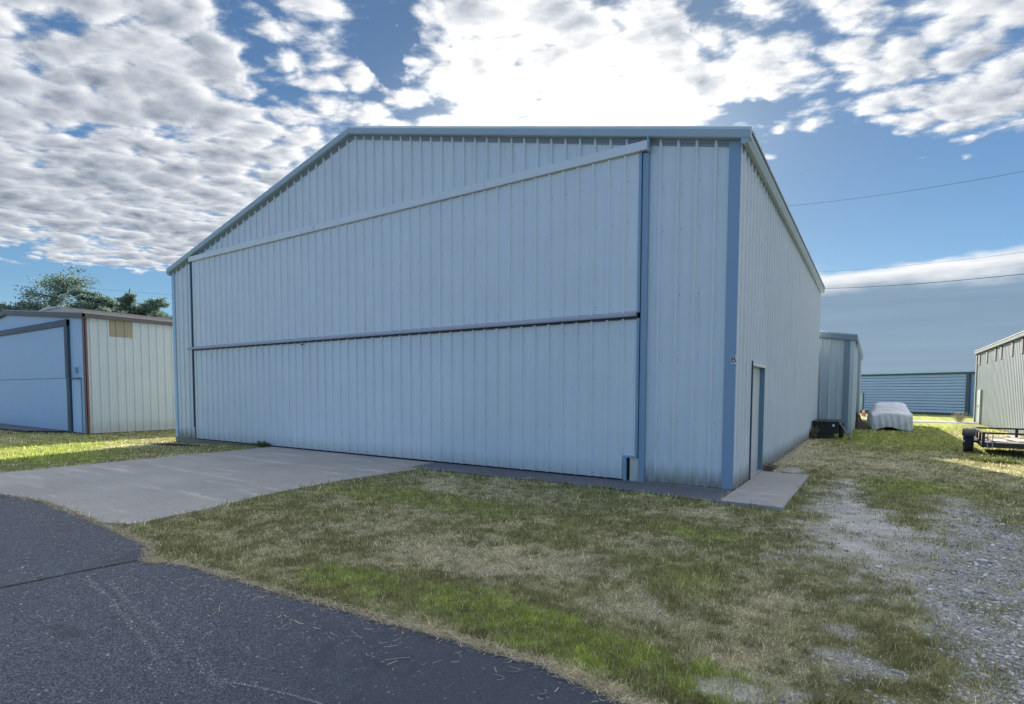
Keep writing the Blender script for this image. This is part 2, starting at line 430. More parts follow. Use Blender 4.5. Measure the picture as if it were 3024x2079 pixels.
DRYB = [(-1.3, -5.55, 1.0, .40, .75), (-.5, -4.9, .9, .5, .7), (-2.0, -5.0, 1.3, .55, .45), (.5, -5.55, .55, .45, .75), (1.2, -6.0, .6, .5, .45), (-2.7, -2.4, 2.0, .55, .45), (-4.6, -2.0, 1.3, .5, .5),
        (.3, -2.2, 1.3, .6, .55), (-.2, -3.7, .9, .5, .45), (.1, 6, .55, 9, .9), (.35, 3.3, .5, 1.0, .6), (1.2, -4.6, .5, .8, .45), (-17.3, -1.6, 1.5, 1.5, .55), (2.0, 6.5, 3.5, 3.0, .35), (-13.2, -6.2, .9, .4, .7), (-13.5, -2.5, 3, 1.2, .3), (3.2, 4.5, 3, 2.5, .5), (6.2, 17, 1.0, 7, .7)]
GRNB = [(4, 37, 12, 7, 1.2), (-19, -4.2, 5.5, 2.6, 1.0), (4.2, 24.5, 4, 5, 1.1), (3.6, 5.6, 1.2, 2.2, .5), (-1.7, -6.3, .9, .28, .9), (-.6, -6.1, .9, .35, 1.0), (.2, -6.25, .7, .35, .9), (1.1, -6.35, .5, .3, .9), (.65, -6.2, .4, .4, .5), (-4.4, -3.3, 1.4, .6, .7), (-2.6, -3.4, 1.2, .5, .5), (.6, -4.6, .6, .45, .4), (2.4, 2.3, 1.3, 1.4, .8), (-20, -2, 5, 2.5, .4),
        (2.6, 14, 3, 5, .8), (2.6, 24, 3, 4, .6), (-15, -4.5, 2.6, 1.6, .5), (.25, -3.0, .8, .4, .5)]
SOIL = [(-16.6, -.75, 1.9, .42, 1.2)]
def base_col(x, y):
    """returns grass colour (N,3), dryness, bareness"""
    n = fbm(x, y, .35, 4, 1); n2 = fbm(x, y, 1.7, 4, 2); n3 = fbm(x, y, 7., 3, 3); n4 = fbm(x, y, 24., 2, 4)
    dry = .05+(n-.5)*1.0+(n2-.5)*1.2+(n3-.5)*1.7+(n4-.5)*1.3+blobs(x, y, DRYB)-blobs(x, y, GRNB)*.9
    ed = np.minimum(np.abs(sdpoly(x, y, ASPH)), 9)
    dry = dry+(1-npsm(ed, .02, .16))*.9
    dry = np.clip(dry, 0, 1)
    lush = np.clip(blobs(x, y, GRNB)*.7+(n2-.5)*.9+(n3-.5)*1.3+(n4-.5)*.8, 0, 1)
    g = np.array([.270, .262, .098])[None]*(1-lush[:, None])+np.array([.305, .360, .072])[None]*lush[:, None]
    g = g*(.5+1.0*n3[:, None])*(.7+.6*n4[:, None])
    tan = np.array([.66, .565, .36]); grey = np.array([.50, .47, .36])
    t = np.clip(n2*1.6-.3, 0, 1)[:, None]; d = tan*t+grey*(1-t)
    c = g*(1-dry[:, None])+d*dry[:, None]
    return c, dry, np.clip(blobs(x, y, SOIL), 0, 1)
def gz(x, y):
    z = -.022+.012*(fbm(x, y, .8, 3, 30)-.5)*2*npsm(np.abs(y+3), 0, 1)-.15*npsm(-x, 12, 18.5)
    edge = np.minimum(np.abs(sdpoly(x, y, ASPH)), 1)
    return np.minimum(z, -.012)
def set_col(me, col):
    a = me.color_attributes.new('Col', 'FLOAT_COLOR', 'POINT')
    d = np.ones((len(me.vertices), 4), np.float32); d[:, :3] = col; a.data.foreach_set('color', d.ravel())
def mesh_np(name, V, F, k, m, parent=None):
    me = bpy.data.meshes.new(name); nv = len(V); nf = len(F)
    me.vertices.add(nv); me.vertices.foreach_set('co', np.asarray(V, np.float32).ravel())
    me.loops.add(nf*k); me.loops.foreach_set('vertex_index', np.asarray(F, np.int32).ravel())
    me.polygons.add(nf); me.polygons.foreach_set('loop_start', np.arange(0, nf*k, k, dtype=np.int32))
    me.update(calc_edges=True); me.materials.append(m)
    o = bpy.data.objects.new(name, me); C.objects.link(o)
    if parent: o.parent = parent
    return o

def make_ground():
    def axis(lo, hi, step, far):
        a = list(np.arange(lo, hi, step)); s = step
        l = [lo]; h = [a[-1]]
        while l[-1] > -far: s *= 1.25; l.append(l[-1]-s)
        s = step
        while h[-1] < far: s *= 1.25; h.append(h[-1]+s)
        return np.array(l[1:][::-1]+a+h[1:])
    xs = axis(-14, 8, .06, 900); ys = axis(-7.5, 9, .06, 900)
    X, Y = np.meshgrid(xs, ys); x = X.ravel(); y = Y.ravel(); n = len(x)
    z = gz(x, y)
    c, dry, soil = base_col(x, y)
    thatch = np.array([.15, .13, .088])
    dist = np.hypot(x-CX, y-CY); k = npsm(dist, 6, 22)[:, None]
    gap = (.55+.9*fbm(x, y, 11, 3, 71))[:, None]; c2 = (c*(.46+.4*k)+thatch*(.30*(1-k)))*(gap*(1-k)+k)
    g = gravel_f(x, y)[:, None]
    dust = np.array([.50, .465, .415])*(.75+.5*fbm(x, y, 5, 3, 9))[:, None]
    cz = (npsm(x-.18*(y+3), 1.9, 2.8)*.55)[:, None]
    dust = dust*(1-cz)+np.array([.20, .20, .175])*cz
    c2 = c2*(1-g)+dust*g
    s = soil[:, None]; c2 = c2*(1-s)+np.array([.030, .022, .02])*s
    nx = len(xs); I = np.arange(n).reshape(len(ys), nx)
    F = np.stack([I[:-1, :-1], I[:-1, 1:], I[1:, 1:], I[1:, :-1]], -1).reshape(-1, 4)
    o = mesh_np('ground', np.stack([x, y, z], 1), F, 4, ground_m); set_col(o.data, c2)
    tag(o, kind='structure')
make_ground()

def poly_noise(P, amt, step=.12, seed=3):
    out = []
    rs = np.random.default_rng(seed)
    for i in range(len(P)):
        a = np.array(P[i]); b = np.array(P[(i+1) % len(P)]); L = np.hypot(*(b-a))
        n = max(1, int(min(L/step, 400)))
        for k in range(n):
            p = a+(b-a)*k/n; nrm = np.array([-(b-a)[1], (b-a)[0]])/(L+1e-9)
            v = (vnoise(np.array([p[0]*4.0]), np.array([p[1]*4.0]), seed)[0]-.5)*2+(vnoise(np.array([p[0]*15.]), np.array([p[1]*15.]), seed+1)[0]-.5)
            if L < 20 and abs(p[0]) < 30: p = p+nrm*v*amt
            out.append(tuple(p))
    return out
def sheet(name, P, z, m, amt=0, thick=.06, kind='structure', step=.12):
    Q = poly_noise(P, amt, step) if amt else P
    o = MB().prism(Q[::-1] if area(Q) < 0 else Q, z-thick, z).build(name, m)
    return tag(o, kind=kind)
def area(P): return sum(P[i][0]*P[(i+1) % len(P)][1]-P[(i+1) % len(P)][0]*P[i][1] for i in range(len(P)))/2
sheet('road', ASPH, -.004, asphalt, .035, .05)
sheet('driveway', DRIVE, .002, concrete, .016, .08)
sheet('apron_strip', STRIP, .004, stripm, .03, .05)
sheet('door_pad', PAD, .030, padcon, .006, .09)
sheet('far_lane', [(-60, 28.9), (60, 28.9), (60, 31.2), (-60, 31.2)], .0, roadfar, 0, .03)
sheet('side_apron', [(-40, -.47), (-26, -.47), (-27.5, -1.5), (-40, -2.0)], -.09, stripm, 0, .03)
tag(MB().prism([(.35, 2.72), (.60, 2.62), (.72, 3.2), (.55, 3.5), (.36, 3.45)], -.03, .02).build('paving_stone', padcon, bevel=.012),
    'broken pale stone slab lying in grass behind the door pad', 'stone slab')
# tarred joint across the asphalt and shorter one by the driveway
def ribbon(name, pts, w, z, m):
    mb = MB(); L = []; Rr = []
    pts = [Vector((*p, 0)) for p in pts]; q = []
    for i in range(len(pts)-1):
        n = max(2, int((pts[i+1]-pts[i]).length/.04))
        q += [pts[i].lerp(pts[i+1], k/n) for k in range(n)]
    q.append(pts[-1])
    for i, p in enumerate(q):
        t = (q[min(i+1, len(q)-1)]-q[max(i-1, 0)]).normalized(); nn = Vector((-t.y, t.x, 0))
        a = w*(.35+1.3*float(vnoise(np.array([i*.17]), np.array([.3]), 4)[0])); off = (float(vnoise(np.array([i*.1]), np.array([5.3]), 8)[0])-.5)*w*1.3
        L.append(p+nn*(a/2+off)); Rr.append(p-nn*(a/2-off))
    n = len(q)
    v = [(p.x, p.y, z) for p in L]+[(p.x, p.y, z) for p in Rr]
    mb.add(v, [(i, n+i, n+i+1, i+1) for i in range(n-1)])
    return tag(mb.build(name, m), kind='structure')
tar = paint('bitumen', (.008, .009, .011), .5, 0)
ribbon('road_joint', [(-3.88, -7.06), (-3.93, -7.35), (-3.99, -7.8), (-4.05, -8.4), (-4.2, -9.4), (-4.3, -12)], .030, .004, tar)
ribbon('driveway_joint', [(-12.3, -6.84), (-10.2, -6.84), (-8.9, -6.80)], .04, .004, tar)

# pale grit scattered over the asphalt, thick along scuffed lines
def make_grit():
    rs = np.random.default_rng(5); pts = []
    def line(a, b, n, w):
        t = rs.random(n); wob = (fbm(t*3+a[0]*5, t*0+a[1]*3, 1, 3, 77)-.5)*.09
        d = np.array(b)-np.array(a); L = np.hypot(*d); nn = np.array([-d[1], d[0]])/L
        p = np.array(a)+t[:, None]*d+nn*(rs.normal(0, w, n)+wob)[:, None]; pts.append(p)
    line((-3.75, -7.55), (-1.55, -7.9), 1300, .012); line((-3.45, -7.5), (-1.0, -7.86), 1500, .018); line((-1.1, -7.84), (-.2, -7.62), 900, .006)
    line((-3.1, -7.35), (-1.9, -7.55), 500, .06); line((-1.4, -7.75), (-1.0, -7.95), 160, .015); line((-2.9, -7.95), (-1.2, -8.0), 400, .05)
    line((-3.5, -7.35), (-2.2, -7.75), 700, .10); line((-1.7, -8.0), (-.9, -7.75), 260, .02); line((-4.6, -7.7), (-2.6, -8.1), 900, .16)
    n = 1000; d = np.exp(rs.uniform(np.log(2.0), np.log(10), n)); a = rs.uniform(-1.45, .35, n)
    pts.append(np.stack([CX+np.sin(a)*d, CY+np.cos(a)*d], 1))
    p = np.concatenate(pts); p = p[sdpoly(p[:, 0], p[:, 1], ASPH) < -.02]; n = len(p)
    d = np.hypot(p[:, 0]-CX, p[:, 1]-CY)
    s = rs.lognormal(-6.55, .55, n)*(.55+.14*d); k = 5
    th = rs.random(n)[:, None]*6.28+np.arange(k)[None]*6.283/k; rr = s[:, None]*rs.uniform(.6, 1.2, (n, k))
    V = np.zeros((n, k+1, 3)); V[:, :k, 0] = p[:, :1]+np.cos(th)*rr; V[:, :k, 1] = p[:, 1:]+np.sin(th)*rr; V[:, :k, 2] = .0015
    V[:, k, 0] = p[:, 0]; V[:, k, 1] = p[:, 1]; V[:, k, 2] = .0015+s*.6
    b = (np.arange(n)*(k+1))[:, None]; F = np.stack([np.concatenate([b+i, b+(i+1) % k, b+k], 1) for i in range(k)], 1).reshape(-1, 3)
    o = mesh_np('grit', V.reshape(-1, 3), F, 3, stone_m)
    v = rs.uniform(.16, .46, n); col = np.repeat(np.stack([v, v, v*1.0], 1), k+1, 0); set_col(o.data, col); tag(o, kind='stuff')
make_grit()

# gravel stones
def ico():
    import bmesh
    bm = bmesh.new(); bmesh.ops.create_icosphere(bm, subdivisions=1, radius=1)
    v = np.array([x.co[:] for x in bm.verts]); f = np.array([[q.index for q in p.verts] for p in bm.faces]); bm.free(); return v, f
IV, IF = ico()
def make_gravel():
    rs = np.random.default_rng(6); n = 190000
    d = np.exp(rs.uniform(np.log(2.6), np.log(15), n)); a = rs.uniform(R(-12), R(40), n)
    x = CX+np.sin(a)*d; y = CY+np.cos(a)*d
    g = gravel_f(x, y)
    # finer dust in the wheel track, coarse stones to the right
    coarse = npsm(x-.18*(y+3), 1.9, 2.7)
    keep = rs.random(n) < g*(.22+.78*coarse)*.75+.006
    keep &= (sdpoly(x, y, ASPH) > .02) & (sdpoly(x, y, PAD) > .02) & (x > .9)
    x, y, d, coarse = x[keep], y[keep], d[keep], coarse[keep]; n = len(x)
    s = rs.lognormal(-5.1, .45, n)*(.6+.35*coarse)*(.75+.065*d); s = np.minimum(s, .028); s = np.where(rs.random(n) < .004, s*2.6+.008, s)
    th = rs.random(n)*6.283
    V = IV[None]*(1+rs.uniform(-.28, .28, (n, len(IV), 1)))
    V = V*np.stack([s*rs.uniform(.8, 1.5, n), s*rs.uniform(.7, 1.1, n), s*rs.uniform(.35, .6, n)], 1)[:, None]
    c, sn = np.cos(th)[:, None], np.sin(th)[:, None]
    X = V[..., 0]*c-V[..., 1]*sn; Y = V[..., 0]*sn+V[..., 1]*c
    z0 = gz(x, y)+s*.22
    V = np.stack([X+x[:, None], Y+y[:, None], V[..., 2]+z0[:, None]], -1)
    F = (IF[None]+(np.arange(n)*len(IV))[:, None, None])
    o = mesh_np('gravel', V.reshape(-1, 3), F.reshape(-1, 3), 3, stone_m)
    v = rs.uniform(.20, .62, n)*rs.uniform(.8, 1.15, n); hue = rs.uniform(.03, .13, n)
    col = np.repeat(np.stack([v*(1+hue), v, v*(1-hue)], 1), len(IV), 0); set_col(o.data, col); tag(o, kind='stuff')
    print('stones', n)
make_gravel()

# grass blades
BUILT = [(-18.3, .05, .02, 15.5), (-37, -24.15, -.5, 20), (1.1, 1.2, 15, 31)]
def make_blades(name, n, dmin, dmax, amin, amax, seed):
    rs = np.random.default_rng(seed)
    d = np.exp(rs.uniform(np.log(dmin), np.log(dmax), n)); a = rs.uniform(R(amin), R(amax), n)
    x = CX+np.sin(a)*d; y = CY+np.cos(a)*d
    keep = np.ones(n, bool)
    for P, m in ((ASPH, -.02), (DRIVE, -.015), (STRIP, -.05), (PAD, -.015)): keep &= sdpoly(x, y, P) > m+(fbm(x, y, 9, 3, 40)-.5)*.11
    keep &= ~((x > -18.12) & (x < .02) & (y > -.03) & (y < 15.3)); keep &= ~((x < -24.2) & (y > -.45))
    keep &= ~((x < 1.2) & (x > -12) & (y > 15.9)); keep &= ~((x > 6.6) & (y > 8)); keep &= ~((y > 28.6) & (y < 31.4))
    keep &= ~((x > -17.9) & (x < -12.5) & (y > -.18))
    x, y, d = x[keep], y[keep], d[keep]
    g = gravel_f(x, y); c, dry, soil = base_col(x, y)
    keep = rs.random(len(x)) > np.clip(g*1.0+soil*1.2-.04, 0, 1)
    x, y, d, c, dry = x[keep], y[keep], d[keep], c[keep], dry[keep]; n = len(x)
    clump = fbm(x, y, 5, 3, 50)
    c2_ = fbm(x, y, 13, 3, 51)
    near_e = np.minimum(np.minimum(np.abs(sdpoly(x, y, PAD)), np.abs(sdpoly(x, y, STRIP))), np.abs(sdpoly(x, y, DRIVE)))
    h = rs.lognormal(-3.40, .38, n)*(.35+.9*clump+1.1*np.clip(c2_-.45, 0, 1)*2)*(.9+.012*d)*(1+.7*(1-npsm(near_e, .03, .2))); w = np.maximum(.0019, .00048*d)*rs.uniform(.6, 1.3, n)
    edge = np.abs(sdpoly(x, y, ASPH)) < .1; h = np.where(edge, h*1.15, h)
    lean = rs.uniform(.2, 1.0, n)+dry*.75; lean = np.where(rs.random(n) < .12+dry*.35, lean+1.1, lean)
    th = rs.random(n)*6.283; ta = rs.random(n)*6.283
    tx, ty = np.cos(th), np.sin(th); wx, wy = np.cos(ta)*w, np.sin(ta)*w
    z0 = gz(x, y)-.004
    cl, sl_ = np.cos(np.minimum(lean, 1.5)), np.sin(np.minimum(lean, 1.5))
    mz = h*.55*np.cos(lean*.45); mr = h*.55*np.sin(lean*.45)
    ez = mz+h*.5*cl*.9; er = mr+h*.55*sl_
    ez = np.maximum(ez, .008); mz = np.maximum(mz, .008)
    V = np.zeros((n, 5, 3))
    V[:, 0] = np.stack([x-wx, y-wy, z0], 1); V[:, 1] = np.stack([x+wx, y+wy, z0], 1)
    V[:, 2] = np.stack([x+tx*mr-wx*.8, y+ty*mr-wy*.8, z0+mz], 1); V[:, 3] = np.stack([x+tx*mr+wx*.8, y+ty*mr+wy*.8, z0+mz], 1)
    V[:, 4] = np.stack([x+tx*er, y+ty*er, z0+ez], 1)
    b = (np.arange(n)*5)[:, None]
    F = np.stack([np.concatenate([b+i for i in t], 1) for t in ((0, 1, 3), (0, 3, 2), (2, 3, 4))], 1).reshape(-1, 3)
    o = mesh_np(name, V.reshape(-1, 3), F, 3, blade_m)
    # individual dead blades among green ones
    dead = rs.random(n) < .16+dry*.6
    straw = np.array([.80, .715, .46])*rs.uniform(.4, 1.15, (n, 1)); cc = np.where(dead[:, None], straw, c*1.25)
    lift = np.where(dry > .7, 1.05, 1.0)[:, None]; cc = cc*lift
    set_col(o.data, np.repeat(cc, 5, 0)); tag(o, kind='stuff'); print('blades', n)
make_blades('grass', 880000, 2.3, 34, -82, 34, 7)
def loose_straw():
    rs = np.random.default_rng(9); n = 5200; xs = rs.uniform(-9, 3.2, n); ed = np.array([p for p in ASPH if -13 < p[0] < 4])
    y = np.interp(xs, ed[:, 0], ed[:, 1])+rs.normal(.03, .035, n)-(rs.random(n) < .06)*rs.random(n)*.5
    L = rs.lognormal(-3.0, .45, n); th = rs.normal(0, .8, n)+(rs.random(n) < .3)*1.5; w = rs.uniform(.0011, .0026, n)
    V = np.zeros((n, 6, 3)); bend = rs.normal(0, .25, n)
    for k in range(3):
        t = k/2-.5; cx = xs+np.cos(th+bend*t)*L*t; cy = y+np.sin(th+bend*t)*L*t; z = .004+rs.random(n)*.012*(1 if k != 1 else .5)
        for q, sg in enumerate((-1, 1)):
            V[:, k*2+q] = np.stack([cx-np.sin(th)*w*sg, cy+np.cos(th)*w*sg, z], 1)
    b = (np.arange(n)*6)[:, None]; F = np.stack([np.concatenate([b+i for i in t], 1) for t in ((0, 1, 3, 2), (2, 3, 5, 4))], 1).reshape(-1, 4)
    o = mesh_np('loose_straw', V.reshape(-1, 3), F, 4, blade_m)
    set_col(o.data, np.repeat(np.array([.62, .54, .40])*rs.uniform(.5, 1.15, (n, 1)), 6, 0)); tag(o, kind='stuff')
loose_straw()

# ------------------------------------------------------------------ ribbed sheet
RIB = .3048
def ribs(mb, place, u0, u1, z0, ztop, phase=0., breaks=(), h=.036, screws=(), sm_i=None, minor=True, wide=1.0, back=.02):
    """place(u, d, z) -> xyz; d = outward. ztop(u)"""
    pts = [(u0, 0)]
    k0 = math.floor((u0-phase)/RIB)-1
    k = k0
    while phase+k*RIB < u1+RIB:
        c = phase+k*RIB
        for off, d in ((-.034*wide, 0), (-.018*wide, h), (.018*wide, h), (.034*wide, 0)):
            pts.append((c+off, d))
        if minor:
            for c2 in (c+.1016, c+.2032):
                pts += [(c2-.022, 0), (c2-.010, .004), (c2+.010, .004), (c2+.022, 0)]
        k += 1
    pts = [p for p in pts if u0 < p[0] < u1]+[(b, 0) for b in breaks if u0 < b < u1]
    pts = [(u0, 0)]+sorted(pts)+[(u1, 0)]
    v = []; f = []
    for i, (u, d) in enumerate(pts): v += [place(u, d, z0), place(u, d, ztop(u))]
    n = len(pts)
    f = [(2*i, 2*i+2, 2*i+3, 2*i+1) for i in range(n-1)]
    m = len(v)
    for u in [p[0] for p in pts]: v += [place(u, -back, z0), place(u, -back, ztop(u))]
    f += [(m+2*i, m+2*i+1, m+2*i+3, m+2*i+2) for i in range(n-1)]
    f += [(2*i, m+2*i, m+2*i+2, 2*i+2) for i in range(n-1)]+[(2*i+1, 2*i+3, m+2*i+3, m+2*i+1) for i in range(n-1)]
    f += [(0, 1, m+1, m), (2*n-2, m+2*n-2, m+2*n-1, 2*n-1)]
    mb.add(v, f)
    if screws:
        old = mb.cur; mb.cur = 1; k = k0; rs = random.Random(int(u0*100))
        while phase+k*RIB < u1:
            for zz in screws:
                u = phase+k*RIB+.06
                if u0+.03 < u < u1-.03 and z0+.02 < zz < ztop(u)-.05 and rs.random() < .8:
                    r = rs.uniform(.0035, .008)
                    v = [place(u+r*math.cos(t*1.047), dd, zz+r*math.sin(t*1.047)) for dd in (0, .006) for t in range(6)]
                    mb.add(v, [tuple(range(6, 12))]+[(t, (t+1) % 6, (t+1) % 6+6, t+6) for t in range(6)])
            k += 1
        mb.cur = old
rust = paint('rusty_screw', (.10, .075, .07), .7, 0)

# ------------------------------------------------------------------ main hangar
W, HE, D = 18.08, 5.577, 15.3
SL = (8.05-.17-HE)/(W/2)
def ztop(x): return HE + (W/2-abs(x+W/2))*SL
H = thing('aircraft_hangar', 'large white ribbed metal hangar with wide bifold door and blue corner trim', 'hangar')
fp = lambda u, d, z: (u, -d, z)
DL, DR, DT, DM = -16.70, -1.66, 5.75, 2.95
mb = MB()
PH = -6.187 % RIB
ribs(mb, fp, -W+.12, DL-.03, .02, ztop, PH, screws=(.3, 1.2, 2.4, 3.6, 4.8))
ribs(mb, fp, -1.50, -.15, .02, ztop, PH, screws=(.12, 1.1, 2.15, 3.25, 4.35, 5.1))
ribs(mb, fp, DL-.03, -1.50, DT+.10, ztop, PH, breaks=(-W/2,), screws=(6.3, 7.2))
mb.build('front_wall', [white, rust], H)
mb = MB(); ribs(mb, lambda u, d, z: (-W-d, u, z), .05, D, .02, lambda u: HE, .1); ribs(mb, lambda u, d, z: (-u, D+d, z), 0.05, W-.05, .02, lambda u: ztop(-u)-.02, .1, breaks=(W/2,))
mb.build('rear_wall', white, H)
S0, S1, SH = 1.16, 2.50, 2.13
sp = lambda u, d, z: (d, u, z)
mb = MB()
ribs(mb, sp, .03, S0, .03, lambda u: HE, .12, screws=(.3, 1.1, 2.4, 3.6)); ribs(mb, sp, S0, S1, SH, lambda u: HE, .12, screws=(2.4, 3.6)); ribs(mb, sp, S1, D, .03, lambda u: HE, .12, screws=(.3, 1.1, 2.4, 3.6))
mb.build('side_wall', [white, rust], H)
# foundation
mb = MB().box(-W-.02, -12.44, -.05, -.012, -.2, .018).box(-6.36, -.02, -.09, -.012, -.1, .012).box(-W, 0, .0, D, -.2, .012)
mb.build('foundation', concedge, H, bevel=.006)
# corner trims
mb = MB(); mb.box(-.19, -.012, -.040, -.002, .02, HE+.02)
mb.build('corner_trim', blue, H, bevel=.004)
MB().box(-.0115, .004, -.037, .03, .02, HE).build('corner_flange', white, H, bevel=.003)
MB().box(-W-.04, -W+.12, -.040, -.002, .02, HE+.02).box(-W-.04, -W-.002, .0, .12, .02, HE).build('corner_trim', pale_blue, H, bevel=.004)
# rake fascia (one per slope) and closure strips below, soffit shade put into their dark colour
prof = [(-.02, 0), (-.02, -.10), (-.135, -.10), (-.150, -.085), (-.150, .035), (-.125, .085), (-.07, .115), (-.02, .10)]
def st(x): return lambda a, b: (x, a, HE+.085+(W/2-abs(x+W/2))*SL+b)
MB().sweep(prof, [st(.14), st(-W/2-.001)]).build('rake_trim', fascia, H, smooth=False, bevel=.004)
MB().sweep(prof, [st(-W/2), st(-W-.14)]).build('rake_trim', fascia, H, bevel=.004)
MB().sweep([(-.018, .03), (-.018, -.085), (.01, -.085), (.01, .03)], [lambda a, b, x=x: (x, a, ztop(x)+b-.02) for x in (.02, -W/2, -W-.02)]).build('rake_shade_closure', slate, H)
MB().sweep([(-.034, .05), (-.034, -.045), (-.02, -.045), (-.02, .05)], [lambda a, b, x=x: (x, a, ztop(x)+b-.02) for x in (.02, -W/2, -W-.02)]).build('rake_shade_closure', slate, H)
# ridge cap joint seam
MB().box(-W/2-.012, -W/2+.012, -.156, -.06, 8.05-.18, 8.02).build('ridge_cap', fascia, H, bevel=.003)
# roof sheets
def roofside(sgn, name):
    mb = MB(); xe = .16 if sgn > 0 else -W-.16
    pts = []; k = 0; y = -.10
    pts = [(-.02, 0)]
    c = .12
    while c < D+.1:
        pts += [(c-.045, 0), (c-.018, .035), (c+.018, .035), (c+.045, 0)]; c += RIB
    pts.append((D+.12, 0))
    v = []
    for y, d in pts:
        v += [(-W/2, y, ztop(-W/2)+.14+d), (xe, y, HE-.16*SL+.14+d)]
    n = len(pts); m = len(v)
    for y, d in pts: v += [(-W/2, y, ztop(-W/2)+.11), (xe, y, HE-.16*SL+.11)]
    f = [(2*i, 2*i+1, 2*i+3, 2*i+2) for i in range(n-1)]+[(m+2*i, m+2*i+2, m+2*i+3, m+2*i+1) for i in range(n-1)]
    f += [(2*i+1, m+2*i+1, m+2*i+3, 2*i+3) for i in range(n-1)]+[(0, m, m+1, 1), (2*n-2, 2*n-1, m+2*n-1, m+2*n-2)]
    mb.add(v, f); mb.build(name, roofm, H)
roofside(1, 'roof_sheet'); roofside(-1, 'roof_sheet')
# eave trim along the right side, hanging just under the roof ribs
prof = [(.0, .12), (.0, -.06), (.05, -.085), (.10, -.07), (.135, .02), (.14, .085)]
MB().sweep(prof, [lambda a, b, y=y: (a, y, HE+b-.03) for y in (-.14, D+.14)]).build('eave_gutter', fascia, H, bevel=.006)
MB().sweep([(-a, b) for a, b in prof], [lambda a, b, y=y: (a-W, y, HE+b-.03) for y in (-.14, D+.14)]).build('eave_gutter', fascia, H, bevel=.006)
# rib closures under the right eave: dark scallops between ribs
mb = MB(); mb.box(.002, .016, .05, D, HE-.16, HE-.085); mb.build('eave_closure', blue2, H)
# header over the door
mb = MB(); mb.add([(x, y, z) for y in (-.145, -.036) for x, z in ((-16.78, 5.745), (-1.50, 5.745), (-1.50, 5.90), (-16.74, 5.90), (-16.78, 5.88))],
   [(0, 1, 2, 3, 4), (9, 8, 7, 6, 5)]+[(i, i+5, (i+1) % 5+5, (i+1) % 5) for i in range(5)])
mb.build('door_header', white, H, bevel=.005)
MB().box(-1.508, -1.478, -.155, -.03, 5.71, 5.96).build('header_end_cap', blue2, H, bevel=.003)
MB().box(-10.42, -10.40, -.149, -.14, 5.75, 5.90).build('header_seam', blue2, H)
# jambs
MB().box(-1.60, -1.50, -.075, -.002, .012, 5.72).build('door_jamb', blue, H, bevel=.003)
MB().box(DL-.055, DL-.004, -.118, -.002, .40, 5.74).box(DL-.03, DL+.02, -.095, -.002, .012, .42).build('door_jamb', dark_blue, H, bevel=.003)
mb = MB(); mb.box(DL-.01, -1.60, -.012, .02, .0, 5.8); mb.build('opening_shadow_board', dkhole, H)
# bifold leaves, standing 8 cm proud of the wall
dp = lambda u, d, z: (u, -.075-d, z)
for nm, z0, z1, sc in (('upper_door_leaf', DM+.05, DT-.01, (3.15, 3.9, 4.6, 5.3)), ('lower_door_leaf', .035, DM-.05, (.10, .95, 1.85, 2.7))):
    mb = MB()
    if nm == 'lower_door_leaf':
        ribs(mb, dp, DL, -1.86, z0, lambda u: z1, PH, screws=sc, h=.034); ribs(mb, dp, -1.86, DR-.005, .46, lambda u: z1, PH, h=.034, screws=sc)
    else: ribs(mb, dp, DL, DR, z0, lambda u: z1, PH, screws=sc, h=.034)
    leaf = mb.build(nm, [white2, rust], H)
    MB().box(DR, DR+.045, -.098, -.03, z0 if 'upper' in nm else .47, z1).build('leaf_edge', blue, leaf, bevel=.002)
    if 'lower' in nm:
        MB().box(-1.87, DR+.04, -.112, -.03, .43, .465).box(-1.87, -1.82, -.108, -.03, .012, .43).build('roller_cutout_frame', blue2, leaf, bevel=.002)
        MB().box(-1.765, -1.61, -.055, -.02, .012, .43).build('roller_cover', cream, leaf)
        MB().box(DL, -1.87, -.098, -.02, .014, .036).build('bottom_seal', dkhole, leaf)
        MB().tube([(-11.0, -.11, 2.84), (-11.0, -.16, 2.84), (-10.9, -.17, 2.84)], .016, 6).build('handle', dark_blue, leaf)
# hinge flashing between the leaves
MB().add([(x, y, z) for x in (-16.92, DR+.0) for y, z in ((-.07, 3.03), (-.19, 2.965), (-.195, 2.925), (-.175, 2.925), (-.07, 2.93))],
   [(0, 1, 2, 3, 4), (9, 8, 7, 6, 5)]+[(i, i+5, (i+1) % 5+5, (i+1) % 5) for i in range(5)]).build('hinge_flashing', mauve, H, bevel=.003)
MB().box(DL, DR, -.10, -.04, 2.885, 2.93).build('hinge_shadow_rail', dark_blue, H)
# side door
dn = thing('side_door', None, None); dn.parent = H
for k in ('label', 'category'):
    if k in dn: del dn[k]
MB().box(-.075, -.045, S0+.03, S1-.05, .06, SH-.05).build('door_panel', paint('door_leaf_white', (.58, .62, .64), .5, .35), dn)
MB().box(-.14, .042, S1-.045, S1, .03, SH).build('door_frame', teal, dn, bevel=.003)
MB().box(-.14, .035, S0-.0, S0+.03, .03, SH).box(.0, .052, S0-.035, S0-.001, .03, SH+.04).build('door_frame', dark_blue, dn, bevel=.003)
MB().box(-.14, .05, S0-.03, S1, SH-.045, SH+.01).build('door_head', white, dn, bevel=.003)
MB().box(-.14, .045, S0+.03, S1-.055, .028, .06).build('threshold', greymetal, dn, bevel=.004)
MB().lathe([(0, 0), (.0, .022), (.05, .026), (.06, .0)], (-.045, S0+.14, .98), 'x', 12).build('door_knob', greymetal, dn, smooth=True)
